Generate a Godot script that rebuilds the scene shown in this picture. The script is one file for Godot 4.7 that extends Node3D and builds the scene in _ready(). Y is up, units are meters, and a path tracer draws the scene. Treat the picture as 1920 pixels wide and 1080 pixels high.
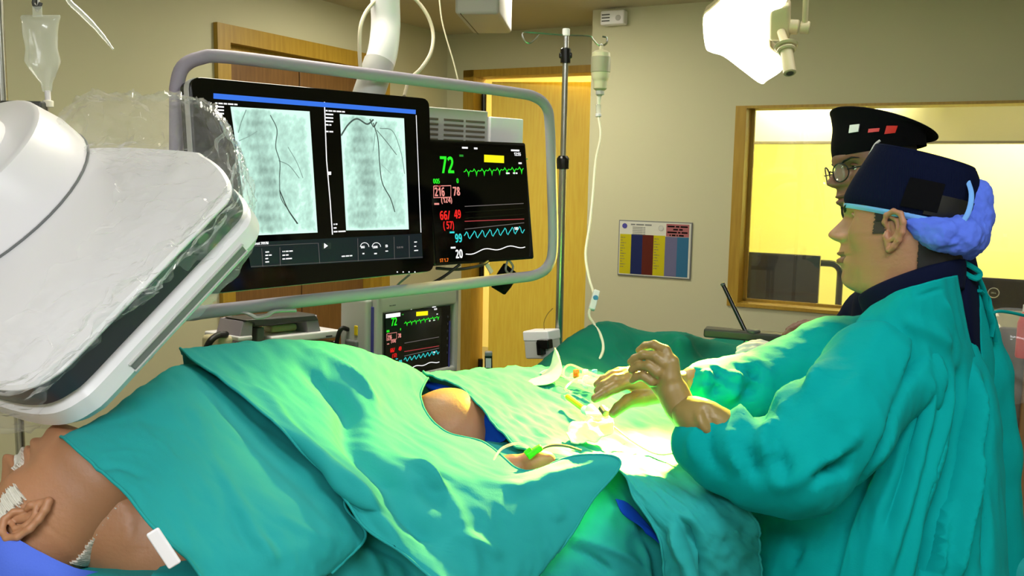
extends Node3D
# A catheter lab seen from beside the patient's head. Room frame: s runs along the far walls, t along the left wall, y up.
const FOCAL := 1700.0
var eye := Transform3D(Basis(Vector3.RIGHT, deg_to_rad(-7.0)) * Basis(Vector3.BACK, deg_to_rad(1.0)), Vector3(0, 1.6, 0))
var room := Transform3D(Basis(Vector3.UP, deg_to_rad(-27.5)), Vector3(-0.445, 0, -6.0))
var M := {}
var taken := {}
var noise := FastNoiseLite.new()

class Sh:
	var v := PackedVector3Array()
	var f := PackedInt32Array()
	var uv := PackedVector2Array()
	func add(o: Sh, x := Transform3D()) -> Sh:
		var n := v.size()
		var flip := x.basis.determinant() < 0.0
		for p in o.v: v.append(x * p)
		for i in range(0, o.f.size(), 3):
			f.append(n + o.f[i])
			f.append(n + o.f[i + (2 if flip else 1)])
			f.append(n + o.f[i + (1 if flip else 2)])
		if o.uv.size() == o.v.size(): uv.append_array(o.uv)
		return self
	func quad(a: int, b: int, c: int, d: int) -> void:
		f.append_array([a, b, c, a, c, d])

# ---------- placing ----------
func at(x: float, y: float, d: float) -> Vector3:
	return eye * Vector3((x - 960.0) / FOCAL * d, -(y - 540.0) / FOCAL * d, -d)

func rm(s: float, y: float, t: float) -> Vector3:
	return room * Vector3(s, y, t)

func ats(list: Array) -> Array:
	var out := []
	for p in list: out.append(at(p[0], p[1], p[2]))
	return out

func local_on(tf: Transform3D, x: float, y: float, z := 0.0) -> Vector3:  # where the sight line of (x, y) meets the plane z of a flat thing
	var inv := tf.affine_inverse()
	var o := inv * eye.origin
	var dir := inv.basis * (at(x, y, 1.0) - eye.origin)
	return o + dir * ((z - o.z) / dir.z)

func facing(o: Vector3, right: Vector3, up: Vector3) -> Transform3D:
	var x := right.normalized()
	var z := x.cross(up).normalized()
	return Transform3D(Basis(x, z.cross(x), z), o)

func along(a: Vector3, b: Vector3) -> Transform3D:  # y axis runs from a to b
	var y := (b - a).normalized()
	var x := y.cross(Vector3.BACK if absf(y.z) < 0.9 else Vector3.RIGHT).normalized()
	return Transform3D(Basis(x, y, x.cross(y)), a)

func numbered(n: String) -> String:
	taken[n] = taken.get(n, -1) + 1
	return n if taken[n] == 0 else "%s_%03d" % [n, taken[n]]

func tag(o: Node3D, label: String, category: String, group := "", kind := "") -> Node3D:
	if label: o.set_meta("label", label)
	if category: o.set_meta("category", category)
	if group: o.set_meta("group", group)
	if kind: o.set_meta("kind", kind)
	return o

func thing(called: String, label: String, category: String, tf := Transform3D(), group := "") -> Node3D:
	var o := Node3D.new()
	o.name = numbered(called)
	add_child(o)
	o.transform = tf
	return tag(o, label, category, group)

func put(parent: Node, called: String, sh: Sh, m: Material, tf := Transform3D(), crease := 40.0) -> MeshInstance3D:
	var o := MeshInstance3D.new()
	o.name = numbered(called) if parent == self else called
	o.mesh = finish(sh, crease)
	o.material_override = m
	parent.add_child(o, true)
	o.transform = tf
	return o

func struct(called: String, sh: Sh, m: Material, tf := Transform3D(), label := "") -> MeshInstance3D:
	var o := put(self, called, sh, m, tf)
	o.set_meta("kind", "structure")
	if label: o.set_meta("label", label)
	return o

# ---------- shapes ----------
func finish(sh: Sh, crease := 40.0) -> ArrayMesh:
	var v := sh.v
	var f := sh.f
	var uv := sh.uv if sh.uv.size() == v.size() else PackedVector2Array()
	var nf := f.size() / 3
	var fn := PackedVector3Array()
	fn.resize(nf)
	var vn := PackedVector3Array()
	vn.resize(v.size())
	for i in nf:
		var a := v[f[3 * i]]
		var n := (v[f[3 * i + 1]] - a).cross(v[f[3 * i + 2]] - a)
		fn[i] = n
		for k in 3: vn[f[3 * i + k]] += n
	var ov := PackedVector3Array()
	var on := PackedVector3Array()
	var ou := PackedVector2Array()
	var oi := PackedInt32Array()
	if crease >= 180.0:
		ov = v
		on.resize(v.size())
		for i in v.size(): on[i] = vn[i].normalized()
		ou = uv
		oi.resize(f.size())
		for i in nf:
			oi[3 * i] = f[3 * i]
			oi[3 * i + 1] = f[3 * i + 2]
			oi[3 * i + 2] = f[3 * i + 1]
	else:
		var c := cos(deg_to_rad(crease))
		var near := []
		near.resize(v.size())
		for i in nf:
			for k in 3:
				var q := f[3 * i + k]
				if near[q] == null: near[q] = PackedInt32Array()
				near[q].append(i)
		for i in nf:
			var me := fn[i].normalized()
			for k in [0, 2, 1]:
				var q := f[3 * i + k]
				var n := Vector3()
				for j in near[q]:
					if fn[j].normalized().dot(me) >= c: n += fn[j]
				oi.append(ov.size())
				ov.append(v[q])
				on.append(n.normalized() if n.length_squared() > 0.0 else me)
				if uv.size(): ou.append(uv[q])
	var arr := []
	arr.resize(Mesh.ARRAY_MAX)
	arr[Mesh.ARRAY_VERTEX] = ov
	arr[Mesh.ARRAY_NORMAL] = on
	if ou.size(): arr[Mesh.ARRAY_TEX_UV] = ou
	arr[Mesh.ARRAY_INDEX] = oi
	var m := ArrayMesh.new()
	m.add_surface_from_arrays(Mesh.PRIMITIVE_TRIANGLES, arr)
	return m

func rbox(size: Vector3, r := 0.0, c := Vector3.ZERO) -> Sh:
	var sh := Sh.new()
	var h := size / 2.0
	r = minf(r, minf(h.x, minf(h.y, h.z)) * 0.98)
	var st := [-1.0, 1.0]
	if r > 0.0: st = [-2.0, -1.5, -1.0, 1.0, 1.5, 2.0]
	var ax := [[0, 1, 2], [1, 2, 0], [2, 0, 1]]
	for a in ax:
		for sg in [-1.0, 1.0]:
			var n := sh.v.size()
			for i in st:
				for j in st:
					var p := Vector3()
					if r <= 0.0:
						p[a[0]] = i * h[a[0]]; p[a[1]] = j * h[a[1]]; p[a[2]] = sg * h[a[2]]
					else:
						var inn := h - Vector3(r, r, r)
						var d := Vector3()
						p[a[0]] = signf(i) * inn[a[0]]; p[a[1]] = signf(j) * inn[a[1]]; p[a[2]] = sg * inn[a[2]]
						d[a[0]] = signf(i) * (absf(i) - 1.0); d[a[1]] = signf(j) * (absf(j) - 1.0); d[a[2]] = sg
						p += d.normalized() * r
					sh.v.append(p + c)
			var w := st.size()
			for i in w - 1:
				for j in w - 1:
					var q := n + i * w + j
					if sg > 0: sh.quad(q, q + w, q + w + 1, q + 1)
					else: sh.quad(q, q + 1, q + w + 1, q + w)
	if r > 0.0: return welded(sh)
	return sh

func welded(sh: Sh) -> Sh:
	var out := Sh.new()
	var key := {}
	var map := PackedInt32Array()
	for p in sh.v:
		var k := Vector3i((p * 20000.0).round())
		if not key.has(k):
			key[k] = out.v.size()
			out.v.append(p)
		map.append(key[k])
	for i in range(0, sh.f.size(), 3):
		var a := map[sh.f[i]]
		var b := map[sh.f[i + 1]]
		var c := map[sh.f[i + 2]]
		if a != b and b != c and a != c: out.f.append_array([a, b, c])
	return out

func curve(p: Array, n := 6, closed := false) -> Array:
	var out := []
	var m := p.size()
	for i in (m if closed else m - 1):
		var a = p[(i - 1 + m) % m] if closed or i > 0 else p[0] * 2.0 - p[1]
		var b = p[i]
		var c = p[(i + 1) % m]
		var d = p[(i + 2) % m] if closed or i + 2 < m else c * 2.0 - b
		for k in n:
			var t := float(k) / n
			out.append(0.5 * ((2.0 * b) + (c - a) * t + (2.0 * a - 5.0 * b + 4.0 * c - d) * t * t + (3.0 * b - a - 3.0 * c + d) * t * t * t))
	if not closed: out.append(p[m - 1])
	return out

func tube(p: Array, r, sides := 10, closed := false, flat := 1.0) -> Sh:
	var sh := Sh.new()
	var m := p.size()
	var up := Vector3.UP
	var t0: Vector3 = (p[1] - p[0]).normalized()
	if absf(t0.dot(up)) > 0.9: up = Vector3.RIGHT
	var nx := t0.cross(up).normalized()
	for i in m:
		var a: Vector3 = p[(i - 1 + m) % m] if closed or i > 0 else p[0]
		var b: Vector3 = p[(i + 1) % m] if closed or i < m - 1 else p[m - 1]
		var t := (b - a).normalized()
		nx = (nx - t * nx.dot(t)).normalized()
		var ny := t.cross(nx)
		var q: float = r[i] if r is Array else r
		for k in sides:
			var an := TAU * k / sides
			sh.v.append(p[i] + nx * cos(an) * q + ny * sin(an) * q * flat)
	for i in (m if closed else m - 1):
		for k in sides:
			var k2 := (k + 1) % sides
			var i2 := (i + 1) % m
			sh.quad(i * sides + k, i * sides + k2, i2 * sides + k2, i2 * sides + k)
	if not closed:
		for e in [0, m - 1]:
			var n := sh.v.size()
			sh.v.append(p[e])
			for k in sides:
				var k2 := (k + 1) % sides
				if e == 0: sh.f.append_array([n, k2 + e * sides, k + e * sides])
				else: sh.f.append_array([n, k + e * sides, k2 + e * sides])
	return sh

func lathe(prof: Array, n := 24) -> Sh:
	var sh := Sh.new()
	var m := prof.size()
	for p in prof:
		for k in n:
			var an := TAU * k / n
			sh.v.append(Vector3(p[0] * cos(an), p[1], p[0] * sin(an)))
	for i in m - 1:
		for k in n:
			var k2 := (k + 1) % n
			sh.quad(i * n + k, (i + 1) * n + k, (i + 1) * n + k2, i * n + k2)
	return sh

func rod(a: Vector3, b: Vector3, r: float, n := 12, r2 := -1.0) -> Sh:
	var q := r if r2 < 0.0 else r2
	var l := a.distance_to(b)
	var e := minf(r, q) * 0.15
	return Sh.new().add(lathe([[0.0, 0.0], [r - e, 0.0], [r, e], [q, l - e], [q - e, l], [0.0, l]], n), along(a, b))

func prism(poly: PackedVector2Array, z0: float, z1: float, bevel := 0.0) -> Sh:
	var sh := Sh.new()
	if Geometry2D.is_polygon_clockwise(poly): poly.reverse()
	var n := poly.size()
	var ins := PackedVector2Array()
	for i in n:
		var d := ((poly[(i + 1) % n] - poly[i]).normalized() + (poly[i] - poly[(i - 1 + n) % n]).normalized()).normalized()
		ins.append(poly[i] + Vector2(-d.y, d.x) * bevel)
	var rings := [[poly, z0], [poly, z1]]
	if bevel > 0.0: rings = [[ins, z0], [poly, z0 + bevel], [poly, z1 - bevel], [ins, z1]]
	for r in rings:
		for p in r[0]: sh.v.append(Vector3(p.x, p.y, r[1]))
	for i in rings.size() - 1:
		for k in n:
			var k2 := (k + 1) % n
			sh.quad(i * n + k, i * n + k2, (i + 1) * n + k2, (i + 1) * n + k)
	var tri := Geometry2D.triangulate_polygon(rings[0][0])
	var top := (rings.size() - 1) * n
	for i in range(0, tri.size(), 3):
		var a := tri[i]
		var b := tri[i + 1]
		var c := tri[i + 2]
		var pp: PackedVector2Array = rings[0][0]
		if (pp[b] - pp[a]).cross(pp[c] - pp[a]) < 0.0:
			var s := b
			b = c
			c = s
		sh.f.append_array([a, c, b, top + a, top + b, top + c])
	return sh

func rounded(w: float, h: float, r: float, seg := 5) -> PackedVector2Array:
	var o := PackedVector2Array()
	for q in 4:
		var c := Vector2([1, -1, -1, 1][q] * (w / 2 - r), [1, 1, -1, -1][q] * (h / 2 - r))
		for k in seg + 1:
			var an := PI / 2 * (q + float(k) / seg)
			o.append(c + Vector2(cos(an), sin(an)) * r)
	return o

func card(pts: Array, thick := 0.0006) -> Sh:  # a thin raised plate on local z
	var q := PackedVector2Array()
	for p in pts: q.append(Vector2(p.x, p.y))
	return prism(q, pts[0].z, pts[0].z + thick)

func ribbon(pts: Array, w: float, z: float, thick := 0.0005) -> Sh:
	var sh := Sh.new()
	for i in pts.size():
		var a: Vector2 = pts[maxi(i - 1, 0)]
		var b: Vector2 = pts[mini(i + 1, pts.size() - 1)]
		var n := (b - a).normalized().orthogonal() * w / 2.0
		var p: Vector2 = pts[i]
		for q in [[p + n, z], [p - n, z], [p - n, z + thick], [p + n, z + thick]]: sh.v.append(Vector3(q[0].x, q[0].y, q[1]))
	for i in pts.size() - 1:
		for k in 4:
			var k2 := (k + 1) % 4
			sh.quad(i * 4 + k, i * 4 + 4 + k, i * 4 + 4 + k2, i * 4 + k2)
	return sh

# a cloth surface through rows of control points, with folds; two faced with a thin body
func cloth(rows: Array, su: int, sv: int, folds: Array, rough := 0.0, freq := 8.0, thick := 0.0025, run := Vector3(0.6, -0.3, 0.64)) -> Sh:
	var across := []
	for r in rows: across.append(curve(r, su))
	var n: int = across[0].size()
	var cols := []
	for i in n:
		var c := []
		for r in across: c.append(r[i])
		cols.append(curve(c, sv))
	var m: int = cols[0].size()
	var v := PackedVector3Array()
	v.resize(n * m)
	for i in n:
		for j in m: v[i * m + j] = cols[i][j]
	var nor := grid_normals(v, n, m)
	folds = settle(folds, v)
	for k in v.size():
		v[k] += nor[k] * (lift(v[k], folds) + wrinkle(v[k], rough, freq, run))
	nor = grid_normals(v, n, m)
	var sh := Sh.new()
	sh.v = v
	for k in v.size(): sh.v.append(v[k] - nor[k] * thick)
	var w := n * m
	for i in n - 1:
		for j in m - 1:
			var q := i * m + j
			sh.quad(q, q + 1, q + m + 1, q + m)
			sh.quad(w + q, w + q + m, w + q + m + 1, w + q + 1)
	for i in n - 1:
		sh.quad(i * m, (i + 1) * m, w + (i + 1) * m, w + i * m)
		sh.quad(i * m + m - 1, w + i * m + m - 1, w + (i + 1) * m + m - 1, (i + 1) * m + m - 1)
	for j in m - 1:
		sh.quad(j, w + j, w + j + 1, j + 1)
		var q := (n - 1) * m + j
		sh.quad(q, q + 1, w + q + 1, w + q)
	return sh

func grid_normals(v: PackedVector3Array, n: int, m: int) -> PackedVector3Array:
	var out := PackedVector3Array()
	out.resize(v.size())
	for i in n:
		for j in m:
			var a := v[mini(i + 1, n - 1) * m + j] - v[maxi(i - 1, 0) * m + j]
			var b := v[i * m + mini(j + 1, m - 1)] - v[i * m + maxi(j - 1, 0)]
			out[i * m + j] = b.cross(a).normalized()
	return out

# folds: points, width, height; a ridge (or, negative, a valley) that runs over a surface along the points
func fold(list: Array, w: float, amp: float) -> Dictionary:
	return {"list": list, "w": w, "a": amp}

func settle(folds: Array, v: PackedVector3Array) -> Array:  # lays the lines of the folds onto the surface they belong to
	if folds.is_empty(): return folds
	var cells := {}
	var inv := eye.affine_inverse()
	for p in v:
		var q := inv * p
		if q.z > -0.1: continue
		var k := Vector2i(int(floor((960.0 + FOCAL * q.x / -q.z) / 10.0)), int(floor((540.0 - FOCAL * q.y / -q.z) / 10.0)))
		if not cells.has(k) or cells[k] > -q.z: cells[k] = -q.z
	var out := []
	for fo in folds:
		var pts := []
		for p in fo.list:
			var best := 1e9
			var k := Vector2i(int(floor(p[0] / 10.0)), int(floor(p[1] / 10.0)))
			for dx in range(-1, 2):
				for dy in range(-1, 2):
					best = minf(best, cells.get(k + Vector2i(dx, dy), 1e9))
			pts.append(at(p[0], p[1], best if best < p[2] + 0.25 else p[2]))
		var c := PackedVector3Array(curve(pts, 4))
		var box := AABB(c[0], Vector3.ZERO)
		for q in c: box = box.expand(q)
		out.append({"p": c, "w": fo.w * 0.85, "a": fo.a * 1.45, "box": box.grow(fo.w * 2.2)})
	return out

func lift(p: Vector3, folds: Array) -> float:
	var s := 0.0
	for fo in folds:
		if not fo.box.has_point(p): continue
		var best := 1e9
		var where := 0.0
		var q: PackedVector3Array = fo.p
		for i in q.size() - 1:
			var ba := q[i + 1] - q[i]
			var h := clampf((p - q[i]).dot(ba) / ba.length_squared(), 0.0, 1.0)
			var d := (p - q[i] - ba * h).length_squared()
			if d < best:
				best = d
				where = (i + h) / (q.size() - 1)
		var x: float = best / (fo.w * fo.w)
		if x < 4.5: s += fo.a * exp(-x * 1.6) * minf(1.0, 6.0 * minf(where, 1.0 - where) + 0.15)
	return s

# ---------- bodies: tapered bones joined smoothly, meshed as surface nets ----------
func bone(a: Array, b: Array, ra: float, rb: float) -> Array:
	return [at(a[0], a[1], a[2]), at(b[0], b[1], b[2]), ra, rb]

func chain(list: Array) -> Array:
	var out := []
	for i in list.size() - 1: out.append(bone(list[i], list[i + 1], list[i][3], list[i + 1][3]))
	return out

func body(bones: Array, k: float, cell: float, bumps := [], rough := 0.0, freq := 8.0, run := Vector3.ZERO) -> Sh:
	var lo: Vector3 = bones[0][0]
	var hi := lo
	for b in bones:
		for e in 2:
			var r = Vector3.ONE * (b[2 + e] + k * 0.3 + cell * 2.0)
			lo = lo.min(b[e] - r)
			hi = hi.max(b[e] + r)
	var n := Vector3i(((hi - lo) / cell).ceil()) + Vector3i.ONE
	var val := PackedFloat32Array()
	val.resize(n.x * n.y * n.z)
	val.fill(1.0)
	var sx := n.y * n.z
	var sy := n.z
	var blk := 6
	var reach := blk * cell * 0.5 * 1.75
	var live := []
	for bx in range(0, n.x, blk):
		for by in range(0, n.y, blk):
			for bz in range(0, n.z, blk):
				var c := lo + (Vector3(bx, by, bz) + Vector3.ONE * (blk - 1) * 0.5) * cell
				var close := []
				var least := 1e9
				for b in bones:
					var d := cap(c, b)
					least = minf(least, d)
					if d < reach * 2.0 + k: close.append(b)
				if least > reach + k * 0.5: continue
				var deep := least < -reach - k
				if not deep: live.append(Vector3i(bx, by, bz))
				for x in range(bx, mini(bx + blk, n.x)):
					for y in range(by, mini(by + blk, n.y)):
						for z in range(bz, mini(bz + blk, n.z)):
							if deep:
								val[x * sx + y * sy + z] = -1.0
							else:
								var p := lo + Vector3(x, y, z) * cell
								var s := 1.0
								for b in close:
									var d := cap(p, b)
									var h := maxf(k - absf(s - d), 0.0) / k
									s = minf(s, d) - h * h * k * 0.25
								val[x * sx + y * sy + z] = s
	var id := PackedInt32Array()
	id.resize(val.size())
	id.fill(-1)
	var sh := Sh.new()
	var off := [0, sx, sy, sx + sy, 1, sx + 1, sy + 1, sx + sy + 1]
	var edges := [[0, 1], [2, 3], [4, 5], [6, 7], [0, 2], [1, 3], [4, 6], [5, 7], [0, 4], [1, 5], [2, 6], [3, 7]]
	var cor := []
	for q in 8: cor.append(Vector3(q & 1, (q >> 1) & 1, q >> 2))
	var cells := []
	for b in live:
		for x in range(maxi(b.x - 1, 0), mini(b.x + blk, n.x - 1)):
			for y in range(maxi(b.y - 1, 0), mini(b.y + blk, n.y - 1)):
				for z in range(maxi(b.z - 1, 0), mini(b.z + blk, n.z - 1)):
					var at0 := x * sx + y * sy + z
					if id[at0] != -1: continue
					var neg := 0
					for q in 8:
						if val[at0 + off[q]] < 0.0: neg += 1
					if neg == 0 or neg == 8:
						id[at0] = -2
						continue
					var s := Vector3()
					var m := 0
					for e in edges:
						var a := val[at0 + off[e[0]]]
						var c := val[at0 + off[e[1]]]
						if (a < 0.0) != (c < 0.0):
							s += cor[e[0]].lerp(cor[e[1]], a / (a - c))
							m += 1
					id[at0] = sh.v.size()
					sh.v.append(lo + (Vector3(x, y, z) + s / m) * cell)
					cells.append(at0)
	for c in cells:
		for ax in 3:
			var step: int = [sx, sy, 1][ax]
			var e1: int = [sy, 1, sx][ax]
			var e2: int = [1, sx, sy][ax]
			var a := val[c]
			var b := val[c + step]
			if (a < 0.0) == (b < 0.0) or c - e1 - e2 < 0: continue
			var q := [id[c - e1 - e2], id[c - e2], id[c], id[c - e1]]
			if q.min() < 0: continue
			if a < 0.0: sh.quad(q[0], q[1], q[2], q[3])
			else: sh.quad(q[0], q[3], q[2], q[1])
	if bumps.size() or rough > 0.0:
		var nor := smooth_normals(sh)
		bumps = settle(bumps, sh.v)
		for i in sh.v.size(): sh.v[i] += nor[i] * (lift(sh.v[i], bumps) + wrinkle(sh.v[i], rough, freq, run))
	return sh

func wrinkle(p: Vector3, rough: float, freq: float, run: Vector3) -> float:  # small creases, longer along run
	if rough == 0.0: return 0.0
	var q := (p - run * (p.dot(run) * 0.72)) * freq * 10.0
	return rough * (noise.get_noise_3dv(q) + 0.9 * (0.28 - absf(noise.get_noise_3dv(q * 1.9 + Vector3(31, 7, 5)))) + 0.3 * noise.get_noise_3dv(q * 4.3))

func cap(p: Vector3, b: Array) -> float:
	var ba: Vector3 = b[1] - b[0]
	var pa: Vector3 = p - b[0]
	var h := clampf(pa.dot(ba) / maxf(ba.length_squared(), 1e-9), 0.0, 1.0)
	return (pa - ba * h).length() - lerpf(b[2], b[3], h)

func smooth_normals(sh: Sh) -> PackedVector3Array:
	var n := PackedVector3Array()
	n.resize(sh.v.size())
	for i in range(0, sh.f.size(), 3):
		var a := sh.v[sh.f[i]]
		var c := (sh.v[sh.f[i + 1]] - a).cross(sh.v[sh.f[i + 2]] - a)
		for k in 3: n[sh.f[i + k]] += c
	for i in n.size(): n[i] = n[i].normalized()
	return n

# ---------- materials ----------
func mt(called: String, c: Color, rough := 0.6, metal := 0.0) -> StandardMaterial3D:
	var m := StandardMaterial3D.new()
	m.resource_name = called
	m.albedo_color = c
	m.roughness = rough
	m.metallic = metal
	M[called] = m
	return m

func glow(called: String, c: Color, e := 1.0) -> StandardMaterial3D:
	var m := mt(called, Color(0.02, 0.02, 0.02), 0.4)
	m.emission_enabled = true
	m.emission = c
	m.emission_energy_multiplier = e
	return m

func film(called: String, c: Color, rough := 0.05) -> StandardMaterial3D:
	var m := mt(called, c, rough)
	m.transparency = BaseMaterial3D.TRANSPARENCY_ALPHA
	m.cull_mode = BaseMaterial3D.CULL_DISABLED
	return m

func noise_tex(freq: float, ramp: Array, size := 512, octaves := 4, normal := false, bump := 4.0) -> NoiseTexture2D:
	var t := NoiseTexture2D.new()
	var n := FastNoiseLite.new()
	n.seed = 7
	n.frequency = freq
	n.fractal_octaves = octaves
	t.noise = n
	t.width = size
	t.height = size
	t.seamless = true
	if normal:
		t.as_normal_map = true
		t.bump_strength = bump
	elif ramp.size():
		var g := Gradient.new()
		g.offsets = PackedFloat32Array([0.0, 1.0])
		g.colors = PackedColorArray([ramp[0], ramp[1]])
		t.color_ramp = g
	return t

func tri(m: StandardMaterial3D, scale: Vector3) -> StandardMaterial3D:
	m.uv1_triplanar = true
	m.uv1_scale = scale
	return m

func materials() -> void:
	noise.seed = 11
	noise.frequency = 0.12
	noise.fractal_octaves = 3
	var plaster := noise_tex(0.02, [], 256, 4, true, 1.2)
	for w in [["wall_paint", Color(0.76, 0.75, 0.625)], ["ceiling_paint", Color(0.74, 0.71, 0.60)], ["control_paint", Color(0.96, 0.94, 0.62)], ["corridor_paint", Color(0.93, 0.90, 0.72)]]:
		var m := tri(mt(w[0], w[1], 0.75), Vector3.ONE * 1.5)
		m.normal_enabled = true
		m.normal_texture = plaster
		m.normal_scale = 0.25
	mt("floor_vinyl", Color(0.55, 0.53, 0.47), 0.35)
	for w in [["frame_wood", Color(0.69, 0.56, 0.19), Color(0.61, 0.47, 0.13)], ["brown_wood", Color(0.50, 0.36, 0.20), Color(0.40, 0.27, 0.14)], ["yellow_wood", Color(0.99, 0.88, 0.34), Color(0.95, 0.80, 0.27)], ["tan_wood", Color(0.60, 0.45, 0.28), Color(0.52, 0.37, 0.22)]]:
		var m := tri(mt(w[0], Color.WHITE, 0.45), Vector3(3.0, 0.25, 3.0))
		m.albedo_texture = noise_tex(0.03, [w[1], w[2]], 512, 5)
	var cloth_n := noise_tex(0.08, [], 256, 3, true, 2.0)
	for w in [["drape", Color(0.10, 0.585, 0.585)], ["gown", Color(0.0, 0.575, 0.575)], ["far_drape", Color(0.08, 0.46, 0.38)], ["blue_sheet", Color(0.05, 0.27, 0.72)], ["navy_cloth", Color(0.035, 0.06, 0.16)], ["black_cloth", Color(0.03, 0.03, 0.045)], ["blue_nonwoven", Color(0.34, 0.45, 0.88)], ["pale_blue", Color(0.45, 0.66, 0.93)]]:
		var m := tri(mt(w[0], w[1], 0.85), Vector3.ONE * 12.0)
		m.cull_mode = BaseMaterial3D.CULL_DISABLED
		m.normal_enabled = true
		m.normal_texture = cloth_n
		m.normal_scale = 0.25
		m.metallic_specular = 0.4 if w[0] == "drape" else 0.2
		m.rim_enabled = true
		m.rim = 0.06
		m.rim_tint = 0.6
	var mesh_im := Image.create(64, 64, false, Image.FORMAT_L8)
	for x in 64:
		for y in 64:
			var q := 0.5 + 0.5 * sin(x * TAU / 16.0 + (PI if (y / 8) % 2 else 0.0)) * sin(y * TAU / 16.0)
			mesh_im.set_pixel(x, y, Color(q, q, q))
	var mesh_tex := ImageTexture.create_from_image(mesh_im)
	var nv := tri(mt("navy_mesh", Color(0.04, 0.065, 0.16), 0.8), Vector3.ONE * 75.0)
	nv.metallic_specular = 0.15
	nv.heightmap_enabled = true
	nv.heightmap_texture = mesh_tex
	nv.heightmap_scale = 0.06
	var skin_n := noise_tex(0.05, [], 256, 4, true, 2.0)
	for w in [["skin_surgeon", Color(0.63, 0.45, 0.34)], ["skin_patient", Color(0.69, 0.49, 0.355)], ["skin_belly", Color(0.72, 0.52, 0.30)], ["skin_dark", Color(0.45, 0.30, 0.23)], ["skin_lip", Color(0.40, 0.235, 0.19)], ["skin_hand", Color(0.72, 0.45, 0.33)]]:
		var m := tri(mt(w[0], w[1], 0.5), Vector3.ONE * 9.0)
		m.normal_enabled = true
		m.normal_texture = skin_n
		m.normal_scale = 0.35
		m.subsurf_scatter_enabled = true
		m.subsurf_scatter_strength = 0.15
	mt("hair_black", Color(0.035, 0.03, 0.03), 0.7)
	mt("hair_grey", Color(0.20, 0.165, 0.14), 0.8)
	var hw := tri(mt("hair_white", Color(0.85, 0.83, 0.78), 0.8), Vector3(2, 40, 10))
	hw.normal_enabled = true
	hw.normal_texture = noise_tex(0.05, [], 256, 3, true, 8.0)
	var lat := mt("latex", Color(0.56, 0.47, 0.27), 0.4)
	lat.backlight_enabled = true
	lat.backlight = Color(0.25, 0.2, 0.1)
	mt("white_latex", Color(0.85, 0.85, 0.82), 0.4)
	mt("white_plastic", Color(0.935, 0.925, 0.945), 0.35)
	mt("light_plastic", Color(0.74, 0.74, 0.73), 0.45)
	mt("grey_plastic", Color(0.45, 0.46, 0.46), 0.45)
	mt("dark_grey_plastic", Color(0.27, 0.275, 0.27), 0.45)
	mt("band_grey", Color(0.20, 0.21, 0.24), 0.3)
	mt("grey_paint", Color(0.60, 0.57, 0.63), 0.6)
	mt("violet_plastic", Color(0.28, 0.27, 0.60), 0.4)
	mt("black_plastic", Color(0.02, 0.02, 0.022), 0.25)
	mt("screen_glass", Color(0.012, 0.012, 0.016), 0.08)
	mt("screen_grey", Color(0.13, 0.13, 0.10), 0.2)
	mt("steel", Color(0.72, 0.72, 0.70), 0.25, 1.0)
	mt("line_white", Color(0.93, 0.91, 0.80), 0.4)
	mt("milky_plastic", Color(0.83, 0.81, 0.68), 0.35)
	mt("milky_label", Color(0.66, 0.65, 0.55), 0.45)
	mt("cream_cable", Color(0.80, 0.76, 0.66), 0.5)
	mt("black_rubber", Color(0.025, 0.025, 0.025), 0.5)
	mt("cream_metal", Color(0.80, 0.76, 0.62), 0.35)
	mt("white_gauze", Color(0.93, 0.91, 0.84), 0.9)
	mt("green_clip", Color(0.30, 0.80, 0.08), 0.4)
	mt("yellow_plastic", Color(0.92, 0.80, 0.10), 0.4)
	mt("orange_plastic", Color(0.90, 0.45, 0.08), 0.4)
	mt("red_plastic", Color(0.85, 0.16, 0.12), 0.4)
	mt("saline_blue", Color(0.35, 0.62, 0.85), 0.35)
	mt("grey_metal", Color(0.45, 0.42, 0.36), 0.5, 0.3)
	mt("board_brown", Color(0.20, 0.19, 0.15), 0.5)
	mt("poster_white", Color(0.80, 0.80, 0.76), 0.4)
	film("clear_film", Color(1, 1, 1, 0.10), 0.06).metallic_specular = 0.29
	film("pane_glass", Color(1, 1, 1, 0.03), 0.02)
	film("clear_plastic", Color(0.95, 0.97, 0.95, 0.30), 0.12)
	film("bag_film", Color(0.92, 0.95, 0.93, 0.26), 0.12)
	film("lens_glass", Color(1, 1, 1, 0.05), 0.03)
	glow("lit_white", Color(1, 1, 1), 1.1)
	glow("lit_mint", Color(0.80, 0.97, 0.90), 0.9)
	glow("lit_blue", Color(0.22, 0.48, 0.95), 0.9)
	glow("lit_navy", Color(0.05, 0.08, 0.14), 0.8)
	glow("lit_green", Color(0.15, 0.95, 0.15), 1.0)
	glow("lit_lime", Color(0.10, 0.55, 0.15), 1.0)
	glow("lit_yellow", Color(0.98, 0.95, 0.05), 1.0)
	glow("lit_red", Color(0.95, 0.12, 0.12), 1.0)
	glow("lit_pink", Color(0.98, 0.62, 0.58), 0.9)
	glow("lit_dull", Color(0.45, 0.42, 0.42), 0.8)
	glow("lit_rose", Color(0.75, 0.25, 0.28), 0.8)
	glow("lit_cyan", Color(0.20, 0.85, 0.85), 1.0)
	glow("lit_orange", Color(0.95, 0.45, 0.10), 0.9)
	glow("lamp_face", Color(1.0, 0.98, 0.88), 5.0)
	glow("ceiling_lamp", Color(1.0, 0.98, 0.94), 2.0)

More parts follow.
